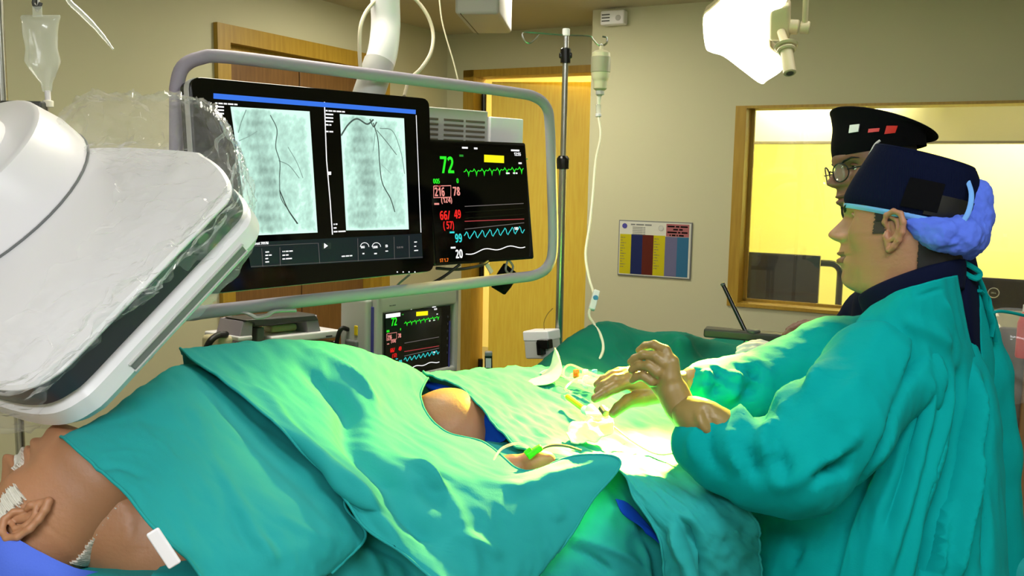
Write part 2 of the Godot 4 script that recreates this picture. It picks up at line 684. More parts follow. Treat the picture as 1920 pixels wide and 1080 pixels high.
# ---------- the place ----------
func _ready() -> void:
	var cam := Camera3D.new()
	cam.name = "camera"
	cam.transform = eye
	cam.fov = rad_to_deg(2.0 * atan(540.0 / FOCAL))
	cam.near = 0.05
	cam.far = 60.0
	add_child(cam)
	cam.current = true
	var env := Environment.new()
	env.background_mode = Environment.BG_COLOR
	env.background_color = Color(0.02, 0.02, 0.02)
	env.tonemap_mode = Environment.TONE_MAPPER_LINEAR
	env.tonemap_exposure = 1.04
	env.sdfgi_enabled = true
	env.ssao_enabled = true
	env.ssil_enabled = true
	var we := WorldEnvironment.new()
	we.name = "environment"
	we.environment = env
	add_child(we)
	materials()
	# the lights of the room: ceiling panels over the table and behind the viewer, lamps of the rooms beyond
	panel_light(2.9, 6.0, 1.4, 0.7, 5.0, Color(0.97, 0.985, 1.0))
	panel_light(3.7, 4.4, 1.2, 0.6, 2.1, Color(0.97, 0.985, 1.0))
	panel_light(1.6, 3.2, 0.6, 0.6, 1.7, Color(1.0, 0.97, 0.88))
	panel_light(1.05, 1.47, 0.6, 0.36, 3.7, Color(1.0, 0.97, 0.88))
	panel_light(3.0, 2.0, 1.2, 0.6, 0.1, Color(1.0, 0.97, 0.88))
	lamp_light("control_room_light", rm(3.0, 2.3, -1.35), Vector3(0, -0.55, -1.0), Vector2(2.6, 0.25), 10.5, Color(1.0, 0.97, 0.78))
	lamp_light("control_room_front_light", rm(3.2, 2.45, -0.5), Vector3(0, -1, -0.2), Vector2(1.2, 0.4), 0.7, Color(1.0, 0.97, 0.85))
	lamp_light("corridor_light", rm(0.75, 2.7, -1.0), Vector3(0, -1, 0), Vector2(1.0, 0.5), 8.0, Color(1.0, 0.93, 0.72))
	surgical_lamp()
	shell()
	monitor_rack()
	large_display()
	patient_display()
	bedside_monitor()
	defibrillator()
	infusion_stand()
	wall_things()
	control_room_things()
	detector()
	hanging_bag()
	patient()
	drapes()
	surgeon()
	assistant()
	instruments()
	right_edge()

func lamp_light(called: String, p: Vector3, dir: Vector3, size: Vector2, e: float, c: Color) -> void:
	var l := AreaLight3D.new()
	l.name = called
	l.area_size = size
	l.light_energy = e
	l.light_color = c
	l.shadow_enabled = true
	l.area_range = 12.0
	l.area_attenuation = 2.0
	add_child(l)
	l.look_at_from_position(p, p + dir, room.basis.z if absf(dir.y) > 0.9 else Vector3.UP)

func panel_light(s: float, t: float, w: float, h: float, e: float, c: Color) -> void:
	var o := thing("ceiling_panel_lamp", "flat white panel lamp set flush in the ceiling, %s" % ["above the viewer's side of the table", "behind the surgeon's head end", "near the left wall", "before the open yellow door", "before the control room window"][taken.get("ceiling_panel_lamp", -1) + 1], "ceiling lamp", room * Transform3D(Basis(), Vector3(s, 2.497, t)), "ceiling panel lamps")
	put(o, "frame", rbox(Vector3(w + 0.05, 0.012, h + 0.05), 0.003), M.white_plastic)
	put(o, "diffuser", rbox(Vector3(w, 0.006, h), 0.002, Vector3(0, -0.008, 0)), M.ceiling_lamp)
	lamp_light("ceiling_panel_light", rm(s, 2.48, t), Vector3.DOWN, Vector2(w, h), e, c)

func slab(s0: float, s1: float, y0: float, y1: float, t0: float, t1: float) -> Sh:
	return rbox(Vector3(s1 - s0, y1 - y0, t1 - t0), 0.0, Vector3((s0 + s1) / 2, (y0 + y1) / 2, (t0 + t1) / 2))

func join(list: Array) -> Sh:
	var sh := Sh.new()
	for o in list: sh.add(o)
	return sh

func shell() -> void:
	struct("floor", slab(-3, 6.5, -0.1, 0, -3.6, 7.7), M.floor_vinyl, room)
	struct("ceiling", join([slab(-0.15, 6.5, 2.5, 2.6, 0.45, 7.7), slab(-0.15, 1.36, 2.5, 2.6, -0.14, 0.45)]), M.ceiling_paint, room)
	# left wall with the closed brown door
	struct("wall_left", join([slab(-0.15, 0, 0, 2.5, -0.15, 0.72), slab(-0.15, 0, 2.21, 2.5, 0.72, 1.96), slab(-0.15, 0, 0, 2.5, 1.96, 7.6)]), M.wall_paint, room)
	var fr := thing("door_1", "brown wooden double door shut in a yellow-brown frame behind the big display", "", room)
	fr.set_meta("kind", "structure")
	put(fr, "frame", join([slab(-0.16, 0.025, 0, 2.27, 1.93, 2.01), slab(-0.16, 0.025, 0, 2.27, 0.67, 0.75), slab(-0.16, 0.025, 2.19, 2.27, 0.75, 1.93)]), M.frame_wood)
	put(fr, "frame_stop", join([slab(-0.16, -0.03, 0, 2.19, 1.89, 1.93), slab(-0.16, -0.03, 0, 2.19, 0.75, 0.79), slab(-0.16, -0.03, 2.15, 2.19, 0.79, 1.89)]), M.frame_wood)
	put(fr, "door_leaf", rbox(Vector3(0.045, 2.14, 0.54), 0.004, Vector3(-0.1, 1.075, 1.614)), M.brown_wood)
	put(fr, "door_leaf", rbox(Vector3(0.045, 2.14, 0.54), 0.004, Vector3(-0.1, 1.075, 1.066)), M.brown_wood)
	# alcove wall with the doorway to the corridor
	struct("wall_back", join([slab(-0.15, 0.13, 0, 2.5, -0.14, 0), slab(0.13, 1.2, 2.27, 2.5, -0.14, 0), slab(1.2, 1.36, 0, 2.5, -0.14, 0.45)]), M.wall_paint, room)
	var d2 := thing("door_2", "yellow wooden door standing open into a lit corridor behind the infusion stand", "", room)
	d2.set_meta("kind", "structure")
	put(d2, "frame", join([slab(0.13, 0.205, 0, 2.27, -0.15, 0.012), slab(0.13, 1.2, 2.225, 2.27, -0.15, 0.012)]), M.frame_wood)
	var leaf := put(d2, "door_leaf", rbox(Vector3(1.05, 2.2, 0.045), 0.004, Vector3(0.535, 1.1, 0)), M.yellow_wood, Transform3D(Basis(Vector3.UP, deg_to_rad(16)), Vector3(0.255, 0.005, -0.13)))
	put(leaf, "kick_rail", rbox(Vector3(0.9, 0.1, 0.05), 0.004, Vector3(0.5, 0.15, 0)), M.steel)
	for y in [0.3, 0.98, 2.08]:
		var h := put(d2, "hinge", rod(Vector3(0.226, y - 0.085, -0.09), Vector3(0.226, y + 0.085, -0.09), 0.017), M.black_plastic)
		put(h, "hinge_leaf", rbox(Vector3(0.03, 0.11, 0.006), 0.001, Vector3(0.22, y, -0.107)), M.black_plastic)
	# right wall with the window to the control room
	struct("wall_right", join([slab(1.36, 2.0, 0, 2.5, 0.3, 0.4515), slab(1.2, 1.36, 0, 2.5, 0.4, 0.4515), slab(2.0, 3.6, 0, 0.955, 0.3, 0.4515), slab(2.0, 3.6, 1.975, 2.5, 0.3, 0.4515), slab(3.6, 5.3, 0, 2.5, 0.3, 0.4515)]), M.wall_paint, room)
	var w := thing("window_1", "wide window into the yellow control room, in a narrow wooden frame", "", room)
	w.set_meta("kind", "structure")
	put(w, "frame", join([slab(2.0, 2.055, 0.955, 1.975, 0.29, 0.46), slab(3.55, 3.6, 0.955, 1.975, 0.29, 0.46), slab(2.055, 3.55, 1.962, 1.975, 0.29, 0.46), slab(2.055, 3.55, 0.955, 0.972, 0.29, 0.465)]), M.frame_wood)
	put(w, "glass_pane", slab(2.04, 3.56, 0.965, 1.97, 0.318, 0.322), M.pane_glass)
	put(w, "glazing_bead", join([slab(2.055, 2.072, 0.972, 1.962, 0.325, 0.345), slab(2.055, 3.55, 0.972, 0.985, 0.325, 0.345)]), M.frame_wood)
	struct("wall_front", slab(-0.15, 5.3, 0, 2.5, 7.5, 7.65), M.wall_paint, room)
	struct("wall_side", slab(5.2, 5.35, 0, 2.5, 0.3, 7.6), M.wall_paint, room)
	# control room beyond the window: bright back wall under a duller bulkhead
	struct("wall_control_room", join([slab(1.36, 6.3, 0, 2.6, -2.55, -2.4), slab(1.36, 1.45, 0, 2.6, -2.4, 0.3), slab(6.2, 6.3, 0, 2.6, -2.4, 0.3)]), M.control_paint, room)
	struct("ceiling_control_room", slab(1.36, 6.3, 2.5, 2.6, -2.5, 0.3), M.control_paint, room)
	struct("trim_bulkhead", slab(1.45, 6.2, 1.865, 2.5, -1.25, -1.15), M.wall_paint, room)
	struct("trim_bulkhead_edge", slab(1.45, 6.2, 1.85, 1.865, -1.26, -1.14), M.grey_metal, room)
	# corridor beyond the open door
	struct("wall_corridor", join([slab(-1.6, 1.36, 0, 2.9, -2.4, -2.25), slab(-1.7, -1.6, 0, 2.9, -2.4, -0.14), slab(1.3, 1.36, 0, 2.9, -2.4, -0.14), slab(-1.7, 1.36, 2.5, 2.9, -0.16, -0.14), slab(-1.7, -0.15, 0, 2.6, -0.16, -0.14)]), M.corridor_paint, room)
	struct("ceiling_corridor", slab(-1.7, 1.36, 2.9, 3.0, -2.4, -0.1), M.corridor_paint, room)

func surgical_lamp() -> void:
	var c := at(1398, 50, 3.1)
	var aim := at(1150, 850, 1.57)
	var z := (aim - c).normalized()
	var tf := Transform3D(Basis(Vector3.UP.cross(z).normalized(), z.cross(Vector3.UP.cross(z).normalized()), z), c)
	var o := thing("surgical_lamp", "lit ceiling operating lamp with a bright petal shaped face and a sterile handle", "surgical lamp", tf)
	var out := PackedVector2Array()
	for p in curve([Vector2(1316, 34), Vector2(1320, 88), Vector2(1332, 100), Vector2(1356, 108), Vector2(1396, 138), Vector2(1427, 160), Vector2(1440, 154), Vector2(1470, 132), Vector2(1464, 108), Vector2(1446, 94), Vector2(1443, 80), Vector2(1443, 34), Vector2(1450, 20), Vector2(1472, 10), Vector2(1480, -20), Vector2(1452, -44), Vector2(1405, -60), Vector2(1362, -36), Vector2(1352, -4), Vector2(1330, 18)], 4, true):
		var q := local_on(tf, p.x, p.y)
		out.append(Vector2(q.x, q.y))
	put(o, "housing", prism(out, -0.09, -0.004, 0.014), M.cream_metal)
	var face := PackedVector2Array()
	for p in out: face.append(p * 0.97)
	put(o, "lamp_face", prism(face, -0.006, 0.002, 0.002), M.lamp_face)
	var b1 := local_on(tf, 1462, 38, -0.03)
	put(o, "bracket", rbox(Vector3(0.07, 0.13, 0.06), 0.014, b1), M.cream_metal)
	var j0 := local_on(tf, 1478, 50, -0.03)
	var j1 := local_on(tf, 1518, 52, -0.03)
	put(o, "joint", rod(j0, j0.lerp(j1, 0.5), 0.025), M.cream_metal)
	put(o, "joint_cap", rod(j0.lerp(j1, 0.55), j1, 0.0215), M.cream_metal)
	put(o, "arm", tube([local_on(tf, 1509, 46, -0.03), local_on(tf, 1511, 0, -0.03), local_on(tf, 1513, -80, -0.03)], 0.0095, 12), M.cream_metal)
	var h0 := local_on(tf, 1464, 58, 0.0)
	var h1 := local_on(tf, 1473, 84, 0.05)
	var h2 := local_on(tf, 1481, 138, 0.14)
	var hd := put(o, "handle", join([rod(h0, h1, 0.014), rod(h1, h2, 0.020, 16, 0.0215)]), M.cream_metal)
	put(hd, "handle_collar", join([rod(h1, h1.lerp(h2, 0.10), 0.040, 20), rod(h1.lerp(h2, 0.12), h1.lerp(h2, 0.24), 0.031, 20)]), M.cream_metal)
	put(hd, "handle_mouth", rod(h1.lerp(h2, 0.985), h1.lerp(h2, 1.004), 0.014, 16), M.dark_grey_plastic)
	for k in [[920.0, 695.0, 2.03, 11.5, 26.0, "surgical_lamp_light"], [1260.0, 790.0, 1.75, 11.5, 19.0, "surgical_lamp_light"], [1190.0, 870.0, 1.55, 4.7, 330.0, "surgical_lamp_spot"]]:
		var l := SpotLight3D.new()
		l.name = k[5]
		add_child(l)
		var p := c + z * 0.03
		l.look_at_from_position(p, at(k[0], k[1], k[2]), Vector3.UP)
		l.spot_angle = k[3]
		l.spot_angle_attenuation = 0.55
		l.light_energy = k[4]
		l.light_size = 0.06
		l.light_color = Color(1.0, 0.93, 0.30)
		l.spot_range = 12.0
		l.spot_attenuation = 2.0
		l.shadow_enabled = true

func monitor_rack() -> void:
	var path := []
	for p in [[331, 420, 1.86], [331, 200, 1.86], [332, 160, 1.86], [343, 126, 1.87], [375, 109, 1.89], [430, 107, 1.92], [640, 133, 2.08], [820, 155, 2.25], [960, 173, 2.4], [1003, 182, 2.47], [1025, 202, 2.5], [1031, 240, 2.51], [1035, 350, 2.51], [1037, 455, 2.51], [1030, 495, 2.5], [1005, 515, 2.47], [950, 523, 2.42], [760, 544, 2.22], [580, 563, 2.03], [400, 583, 1.9], [345, 586, 1.87], [333, 540, 1.86]]: path.append(at(p[0], p[1], p[2]))
	var o := thing("monitor_rack", "grey tube frame hung from the ceiling that carries the two black displays", "monitor mount")
	put(o, "tube_frame", tube(curve(path, 4, true), 0.0145, 12, true), M.grey_paint)
	var tl := at(790, 208, 2.36)
	var tf := facing(tl, at(1025, 226, 2.6) - tl, Vector3.UP)
	var back := put(o, "back_panel", join([rbox(Vector3(0.235, 0.36, 0.02), 0.004, Vector3(0.11, -0.165, -0.035)), ]), M.light_plastic, tf)
	put(o, "side_panel", rbox(Vector3(0.115, 0.105, 0.03), 0.004, Vector3(0.285, -0.052, -0.03)), M.white_plastic, tf)
	put(o, "side_panel", rbox(Vector3(0.115, 0.10, 0.03), 0.004, Vector3(0.285, -0.345, -0.03)), M.white_plastic, tf)
	put(o, "side_plate", rbox(Vector3(0.105, 0.2, 0.026), 0.003, Vector3(0.29, -0.2, -0.03)), M.grey_paint, tf)
	for y in [-0.115, -0.28]: put(o, "screw", rod(Vector3(0.262, y, -0.02), Vector3(0.262, y, -0.012), 0.004), M.steel, tf)
	for x in [0.035, 0.115, 0.185]:
		for k in 6: put(back, "vent_slot", rbox(Vector3(0.062, 0.006, 0.004), 0.001, Vector3(x, -0.016 - 0.0135 * k, -0.0245)), M.grey_metal)
	put(o, "mount_arm", tube(curve(ats([[722, -70, 2.25], [722, 0, 2.25], [723, 50, 2.25], [717, 100, 2.22], [702, 145, 2.2], [685, 195, 2.2], [676, 240, 2.22]]), 4), 0.0365, 20), M.white_plastic)
	put(o, "arm_boot", tube(curve(ats([[711, 118, 2.21], [702, 145, 2.2], [685, 195, 2.2], [676, 240, 2.22]]), 4), 0.038, 20), M.light_plastic)
	put(o, "cable", tube(curve(ats([[676, 132, 2.16], [674, 90, 2.16], [676, 50, 2.17], [688, 20, 2.2], [712, -5, 2.24], [740, -20, 2.3], [775, -4, 2.35], [800, 26, 2.36], [812, 62, 2.36], [808, 98, 2.33], [790, 128, 2.3], [768, 150, 2.28], [758, 180, 2.26]]), 4), 0.0048, 8), M.cream_cable)
	put(o, "thin_cable", tube(curve(ats([[822, -20, 2.5], [828, 35, 2.5], [838, 75, 2.5], [850, 115, 2.5], [860, 155, 2.5]]), 4), 0.0022, 6), M.cream_cable)
	put(o, "under_bracket", tube(curve(ats([[404, 590, 1.92], [450, 585, 1.93], [470, 590, 1.93], [482, 596, 1.93], [500, 592, 1.94], [515, 584, 1.96], [555, 582, 1.98]]), 4), 0.008, 8, false, 0.5), M.light_plastic)
	put(o, "signal_cable", tube(curve(ats([[818, 503, 2.32], [860, 505, 2.36], [900, 498, 2.38], [915, 490, 2.4]]), 4), 0.004, 8), M.black_rubber)
	put(o, "signal_cable", tube(curve(ats([[862, 496, 2.36], [830, 520, 2.33], [798, 537, 2.28], [786, 546, 2.26]]), 4), 0.004, 8), M.black_rubber)
	put(o, "signal_cable", tube(curve(ats([[768, 515, 2.28], [750, 530, 2.3], [738, 543, 2.3]]), 4), 0.003, 8), M.grey_plastic)

func quads(tf: Transform3D, pts: Array, z: float, thick := 0.0006) -> Sh:
	var l := []
	for p in pts:
		var q := local_on(tf, p[0], p[1])
		l.append(Vector3(q.x, q.y, z))
	return card(l, thick)

func line_on(tf: Transform3D, pts: Array, w: float, z: float) -> Sh:
	var l := []
	for p in pts:
		var q := local_on(tf, p[0], p[1])
		l.append(Vector2(q.x, q.y))
	return ribbon(l, w, z)

func write_on(parent: Node, tf: Transform3D, s: String, x: float, y: float, h: float, m: Material, z: float, squeeze := 0.8, called := "readout", font := "Droid Sans") -> void:  # (x, y): left end of the base line; h: height of a capital in metres
	if h < 0.0042:
		var q0 := local_on(tf, x, y)
		put(parent, "small_print", word_bars(s, q0.x, q0.y, h, z + 0.0006), m)
		return
	var t := TextMesh.new()
	var f := SystemFont.new()
	f.font_names = PackedStringArray([font])
	f.font_weight = 700
	t.font = f
	t.text = s
	t.font_size = 32
	t.pixel_size = h / 23.0
	t.depth = 0.0006
	t.horizontal_alignment = HORIZONTAL_ALIGNMENT_LEFT
	t.vertical_alignment = VERTICAL_ALIGNMENT_BOTTOM
	var o := MeshInstance3D.new()
	o.name = called
	o.mesh = t
	o.material_override = m
	parent.add_child(o, true)
	var q := local_on(tf, x, y)
	o.position = Vector3(q.x, q.y - h * 0.31, z + 0.0006)
	o.scale = Vector3(squeeze, 1, 1)

func word_bars(s: String, x: float, y: float, h: float, z: float) -> Sh:  # print too small to read: a short bar for each word
	var sh := Sh.new()
	for w in s.split(" "):
		var l := h * 0.62 * w.length()
		sh.add(rbox(Vector3(l, h * 0.75, 0.0005), 0.0, Vector3(x + l / 2, y + h * 0.4, z)))
		x += l + h * 0.6
	return sh

func angiogram(seed_: int, strokes: Array) -> StandardMaterial3D:
	var w := 288
	var h := 420
	var im := Image.create(w, h, false, Image.FORMAT_RGB8)
	var n := FastNoiseLite.new()
	n.seed = seed_
	n.frequency = 0.012
	n.fractal_octaves = 5
	var val := PackedFloat32Array()
	val.resize(w * h)
	for y in h:
		for x in w:
			var e: float = minf(minf(x, w - 1 - x), minf(y, h - 1 - y))
			var spine: float = exp(-pow((x - 95.0 + 12.0 * sin(y * 0.02)) / 38.0, 2.0)) * (0.14 + 0.05 * sin(y * 0.16)) + 0.10 * exp(-pow(absf(x - 95.0) - 40.0, 2.0) / 30.0) * (0.5 + 0.5 * sin(y * 0.16))
			val[y * w + x] = clampf(0.88 + 0.13 * n.get_noise_2d(x * 1.0, y * 0.6) + 0.09 * n.get_noise_2d(x * 4.0 + y, y * 3.0) - spine + 0.25 * exp(-e / 10.0), 0.35, 1.0)
	for s in strokes:
		var pts := []
		for p in s[0]: pts.append(Vector2(p[0] * w, p[1] * h))
		var c := curve(pts, 14)
		for k in c.size() - 1:
			for sub in 3:
				var p: Vector2 = c[k].lerp(c[k + 1], sub / 3.0)
				var r: float = s[1]
				for dx in range(-3, 4):
					for dy in range(-3, 4):
						var xx := int(p.x) + dx
						var yy := int(p.y) + dy
						if xx < 0 or yy < 0 or xx >= w or yy >= h: continue
						var d := Vector2(xx, yy).distance_to(p)
						var a: float = clampf(r - d + 0.5, 0.0, 1.0) * s[2]
						val[yy * w + xx] = minf(val[yy * w + xx], 1.0 - a)
	for y in h:
		for x in w:
			var q := val[y * w + x]
			im.set_pixel(x, y, Color(0.80, 0.98, 0.91) * (0.1 + 0.95 * q) if q < 0.95 else Color(0.86, 1.0, 0.95))
	var m := mt("angiogram_%d" % seed_, Color(0.02, 0.02, 0.02), 0.3)
	m.emission_enabled = true
	m.emission = Color.BLACK
	m.emission_texture = ImageTexture.create_from_image(im)
	m.emission_energy_multiplier = 1.0
	return m

func picture_on(tf: Transform3D, pts: Array, z: float) -> Sh:  # tl, tr, br, bl with texture coordinates
	var sh := Sh.new()
	var uvs := [Vector2(0, 0), Vector2(1, 0), Vector2(1, 1), Vector2(0, 1)]
	for lay in [z + 0.0006, z]:
		for i in 4:
			var q := local_on(tf, pts[i][0], pts[i][1])
			sh.v.append(Vector3(q.x, q.y, lay))
			sh.uv.append(uvs[i])
	sh.quad(0, 3, 2, 1)
	sh.quad(4, 5, 6, 7)
	for i in 4: sh.quad(i, (i + 1) % 4, 4 + (i + 1) % 4, 4 + i)
	return sh

func large_display() -> void:
	var tl := at(358, 145, 1.80)
	var tr := at(805, 186, 2.24)
	var bl := at(386, 551, 1.80)
	var br := at(812, 506, 2.24)
	var c := (tl + tr + bl + br) / 4.0
	var tf := facing(c, (tr + br) - (tl + bl), (tl + tr) - (bl + br))
	var o := thing("large_display", "large black angiography display showing two pale green vessel pictures side by side", "display", tf)
	var poly := PackedVector2Array()
	var cs := [local_on(tf, 358, 143), local_on(tf, 805, 185), local_on(tf, 814, 508), local_on(tf, 384, 552)]
	for i in 4:
		var p: Vector3 = cs[i]
		var a: Vector3 = (cs[(i + 3) % 4] - p).normalized() * 0.022
		var b: Vector3 = (cs[(i + 1) % 4] - p).normalized() * 0.022
		for k in 5:
			var t := k / 4.0
			var q: Vector3 = (p + a) * (1 - t) * (1 - t) + p * 2.0 * t * (1 - t) + (p + b) * t * t
			poly.append(Vector2(q.x, q.y))
	put(o, "casing", prism(poly, -0.055, -0.002, 0.006), M.black_plastic)
	put(o, "edge_band", prism(poly, -0.03, -0.012), M.light_plastic, Transform3D(Basis().scaled(Vector3(1.006, 1.006, 1)), Vector3.ZERO))
	var s := put(o, "screen", prism(poly, -0.003, 0.0, 0.001), M.screen_glass)
	put(s, "title_bar", quads(tf, [[400, 175], [779, 206], [779, 214], [400, 185]], 0.0004), M.lit_blue)
	put(s, "angiogram_picture", picture_on(tf, [[432, 200], [580, 209], [595, 436], [466, 442]], 0.0004), angiogram(3, [[[[0.18, 0.02], [0.05, 0.2]], 1.6, 0.5], [[[0.05, 0.26], [0.2, 0.22], [0.3, 0.18]], 1.4, 0.4], [[[0.48, 0.05], [0.55, 0.16], [0.52, 0.3], [0.56, 0.42], [0.54, 0.55], [0.52, 0.7], [0.6, 0.8], [0.72, 0.92]], 1.6, 0.75], [[[0.55, 0.41], [0.68, 0.45], [0.8, 0.55]], 1.3, 0.55], [[[0.68, 0.3], [0.78, 0.42], [0.85, 0.55]], 1.3, 0.5], [[[0.28, 0.1], [0.3, 0.35], [0.33, 0.6]], 1.2, 0.35], [[[0.52, 0.65], [0.6, 0.8], [0.71, 0.92]], 2.2, 0.85]]))
	put(s, "angiogram_picture", picture_on(tf, [[637, 214], [757, 222], [766, 430], [649, 432]], 0.0004), angiogram(8, [[[[0.0, 0.18], [0.12, 0.08], [0.25, 0.03], [0.4, 0.07], [0.5, 0.03]], 3.0, 0.75], [[[0.5, 0.06], [0.56, 0.2], [0.57, 0.4], [0.6, 0.58], [0.72, 0.72], [0.78, 0.84]], 2.0, 0.85], [[[0.55, 0.12], [0.7, 0.22], [0.85, 0.33]], 1.5, 0.7], [[[0.6, 0.1], [0.8, 0.12], [0.92, 0.3], [0.97, 0.5]], 1.5, 0.6], [[[0.52, 0.15], [0.48, 0.3]], 1.3, 0.5], [[[0.6, 0.42], [0.75, 0.5]], 1.0, 0.4], [[[0.45, 0.03], [0.5, 0.09], [0.55, 0.05]], 2.6, 0.7]]))
	put(s, "divider", line_on(tf, [[608, 191], [612, 300], [619, 380], [623, 440]], 0.0022, 0.0004), M.lit_white)
	put(s, "divider_grip", quads(tf, [[614, 322], [620, 322], [620, 328], [614, 328]], 0.0012), M.lit_white)
	put(s, "edge_line", line_on(tf, [[780, 216], [789, 436]], 0.0016, 0.0004), M.lit_white)
	put(s, "tool_bar", quads(tf, [[462, 455], [790, 438], [792, 484], [470, 502]], 0.0004), M.lit_navy)
	for l in [[[466, 462], [596, 456]], [[470, 500], [792, 482]], [[596, 456], [599, 494]], [[670, 447], [671, 490]], [[738, 444], [739, 486]], [[766, 442], [767, 484]], [[490, 466], [492, 500]], [[524, 464], [525, 498]]]: put(s, "bar_line", line_on(tf, l, 0.0008, 0.0012), M.lit_dull)
	write_on(s, tf, "ar Dost 70Y/M", 470, 460, 0.0055, M.lit_white, 0.0012)
	for k in 4: write_on(s, tf, ["RCDM", "760 mGy", "DAP", "102%"][k], 497, 474 + 6.2 * k, 0.0034, M.lit_white, 0.0012)
	for k in 3: write_on(s, tf, ["2 @ 300 fr/s", "760 mGy", "320 mGy/min"][k], 529, 473 + 7 * k, 0.0034, M.lit_white, 0.0012)
	write_on(s, tf, "12:45 PM", 743, 466, 0.0042, M.lit_dull, 0.0012)
	for k in [["RAO", 676], ["CRAN", 698]]:
		write_on(s, tf, k[0], k[1], 466, 0.0055, M.lit_white, 0.0012, 0.7)
		write_on(s, tf, ["2°", "33°"][0 if k[0] == "RAO" else 1], k[1] + 3, 477, 0.004, M.lit_white, 0.0012)
		var arc := []
		for q in 9: arc.append([k[1] + 7 + 8 * cos(PI * q / 8.0), 463 - 8 * sin(PI * q / 8.0)])
		put(s, "angle_arc", line_on(tf, arc, 0.0013, 0.0012), M.lit_white)
	put(s, "play_mark", quads(tf, [[607, 456], [614, 461], [607, 466]], 0.0014), M.lit_white)
	put(s, "play_button", quads(tf, [[603, 456], [620, 455], [620, 467], [603, 468]], 0.0008), M.band_grey)
	write_on(s, tf, "Zoom 100% 40%", 640, 482, 0.0036, M.lit_white, 0.0012)
	for k in 3: write_on(s, tf, ["Live", "Now", "Fluoro"][k], 776, 455 + 8 * k, 0.0032, M.lit_white, 0.0012)
	write_on(s, tf, "ID", 722, 464, 0.006, M.lit_white, 0.0012)
	write_on(s, tf, "zoom", 722, 472, 0.003, M.lit_white, 0.0012)
	for k in 5: write_on(s, tf, ["B. Dost Bar Dost, 70Y", "Hospital", "16/07/24", "12:41:20", "RAO 5%"][k], 403, 195 + 6.3 * k, 0.0038, M.lit_white, 0.0012)
	for k in 6: write_on(s, tf, ["B. Dost Bar Dost, 70Y", "Hospital", "16/07/24", "12:41:20", "RAO 5%", "1:1 fr/s"][k], 610, 209 + 6.6 * k + (6 if k == 5 else 0), 0.0040, M.lit_white, 0.0012)
	for k in 3: write_on(s, tf, ["X 30", "1:8", "CINE PLAYBACK"][k], 625, 422 + 7 * k, 0.0040, M.lit_white, 0.0012)
	for k in 4: put(o, "status_light", rod(local_on(tf, 745 + 11 * k, 510, -0.001), local_on(tf, 745 + 11 * k, 510, 0.0015), 0.0016, 8), M.lit_white)

func monitor_traces(o: Node, tf: Transform3D, base: Transform3D, z: float) -> void:
	# ECG, pressure lines, pulse wave and breath, drawn in the frame of the small display (photo lines of that screen mapped by base)
	var ecg := []
	for k in 8:
		var x := 866 + 14.6 * k
		for p in [[0, 0], [3, -1], [4.5, -5], [6, -2], [8, 1], [9, 9], [10, 1], [12.5, -2]]: ecg.append([x + p[0], 322 + p[1] - 0.5 * k])
	put(o, "ecg_trace", line_mapped(base, ecg, 0.0022, z), M.lit_green)
	for l in [[[868, 386], [981, 385], "lit_dull", 0.0018], [[868, 397], [981, 395], "screen_grey", 0.0014], [[868, 408], [981, 406], "screen_grey", 0.0014], [[868, 413.5], [982, 415.5], "lit_rose", 0.002], [[868, 428], [982, 423], "lit_dull", 0.0018]]: put(o, "pressure_trace", line_mapped(base, [l[0], l[1]], l[3], z), M[l[2]])
	var wave := []
	for k in 57:
		var t := k / 56.0
		wave.append([867 + 116 * t, 440 - 4 * t - 6.0 * sin(t * TAU * 8.0) + 2.0 * sin(t * TAU * 16.0)])
	put(o, "pulse_trace", line_mapped(base, wave, 0.0022, z), M.lit_cyan)
	var br := []
	for k in 24:
		var t := k / 23.0
		br.append([870 + 114 * t, 474 - 7 * t + 2.6 * sin(t * 15.0) - 2 * sin(t * 4.0)])
	put(o, "breath_trace", line_mapped(base, br, 0.0024, z), M.lit_white)
	put(o, "alarm_field", quad_mapped(base, [[904, 290], [942, 292], [942, 306], [904, 304]], z), M.lit_yellow)

func line_mapped(base: Transform3D, pts: Array, w: float, z: float) -> Sh:
	var l := []
	for p in pts:
		var q := base * Vector3(p[0], p[1], 0)
		l.append(Vector2(q.x, q.y))
	return ribbon(l, w, z)

func quad_mapped(base: Transform3D, pts: Array, z: float) -> Sh:
	var l := []
	for p in pts:
		var q := base * Vector3(p[0], p[1], 0)
		l.append(Vector3(q.x, q.y, z))
	return card(l)

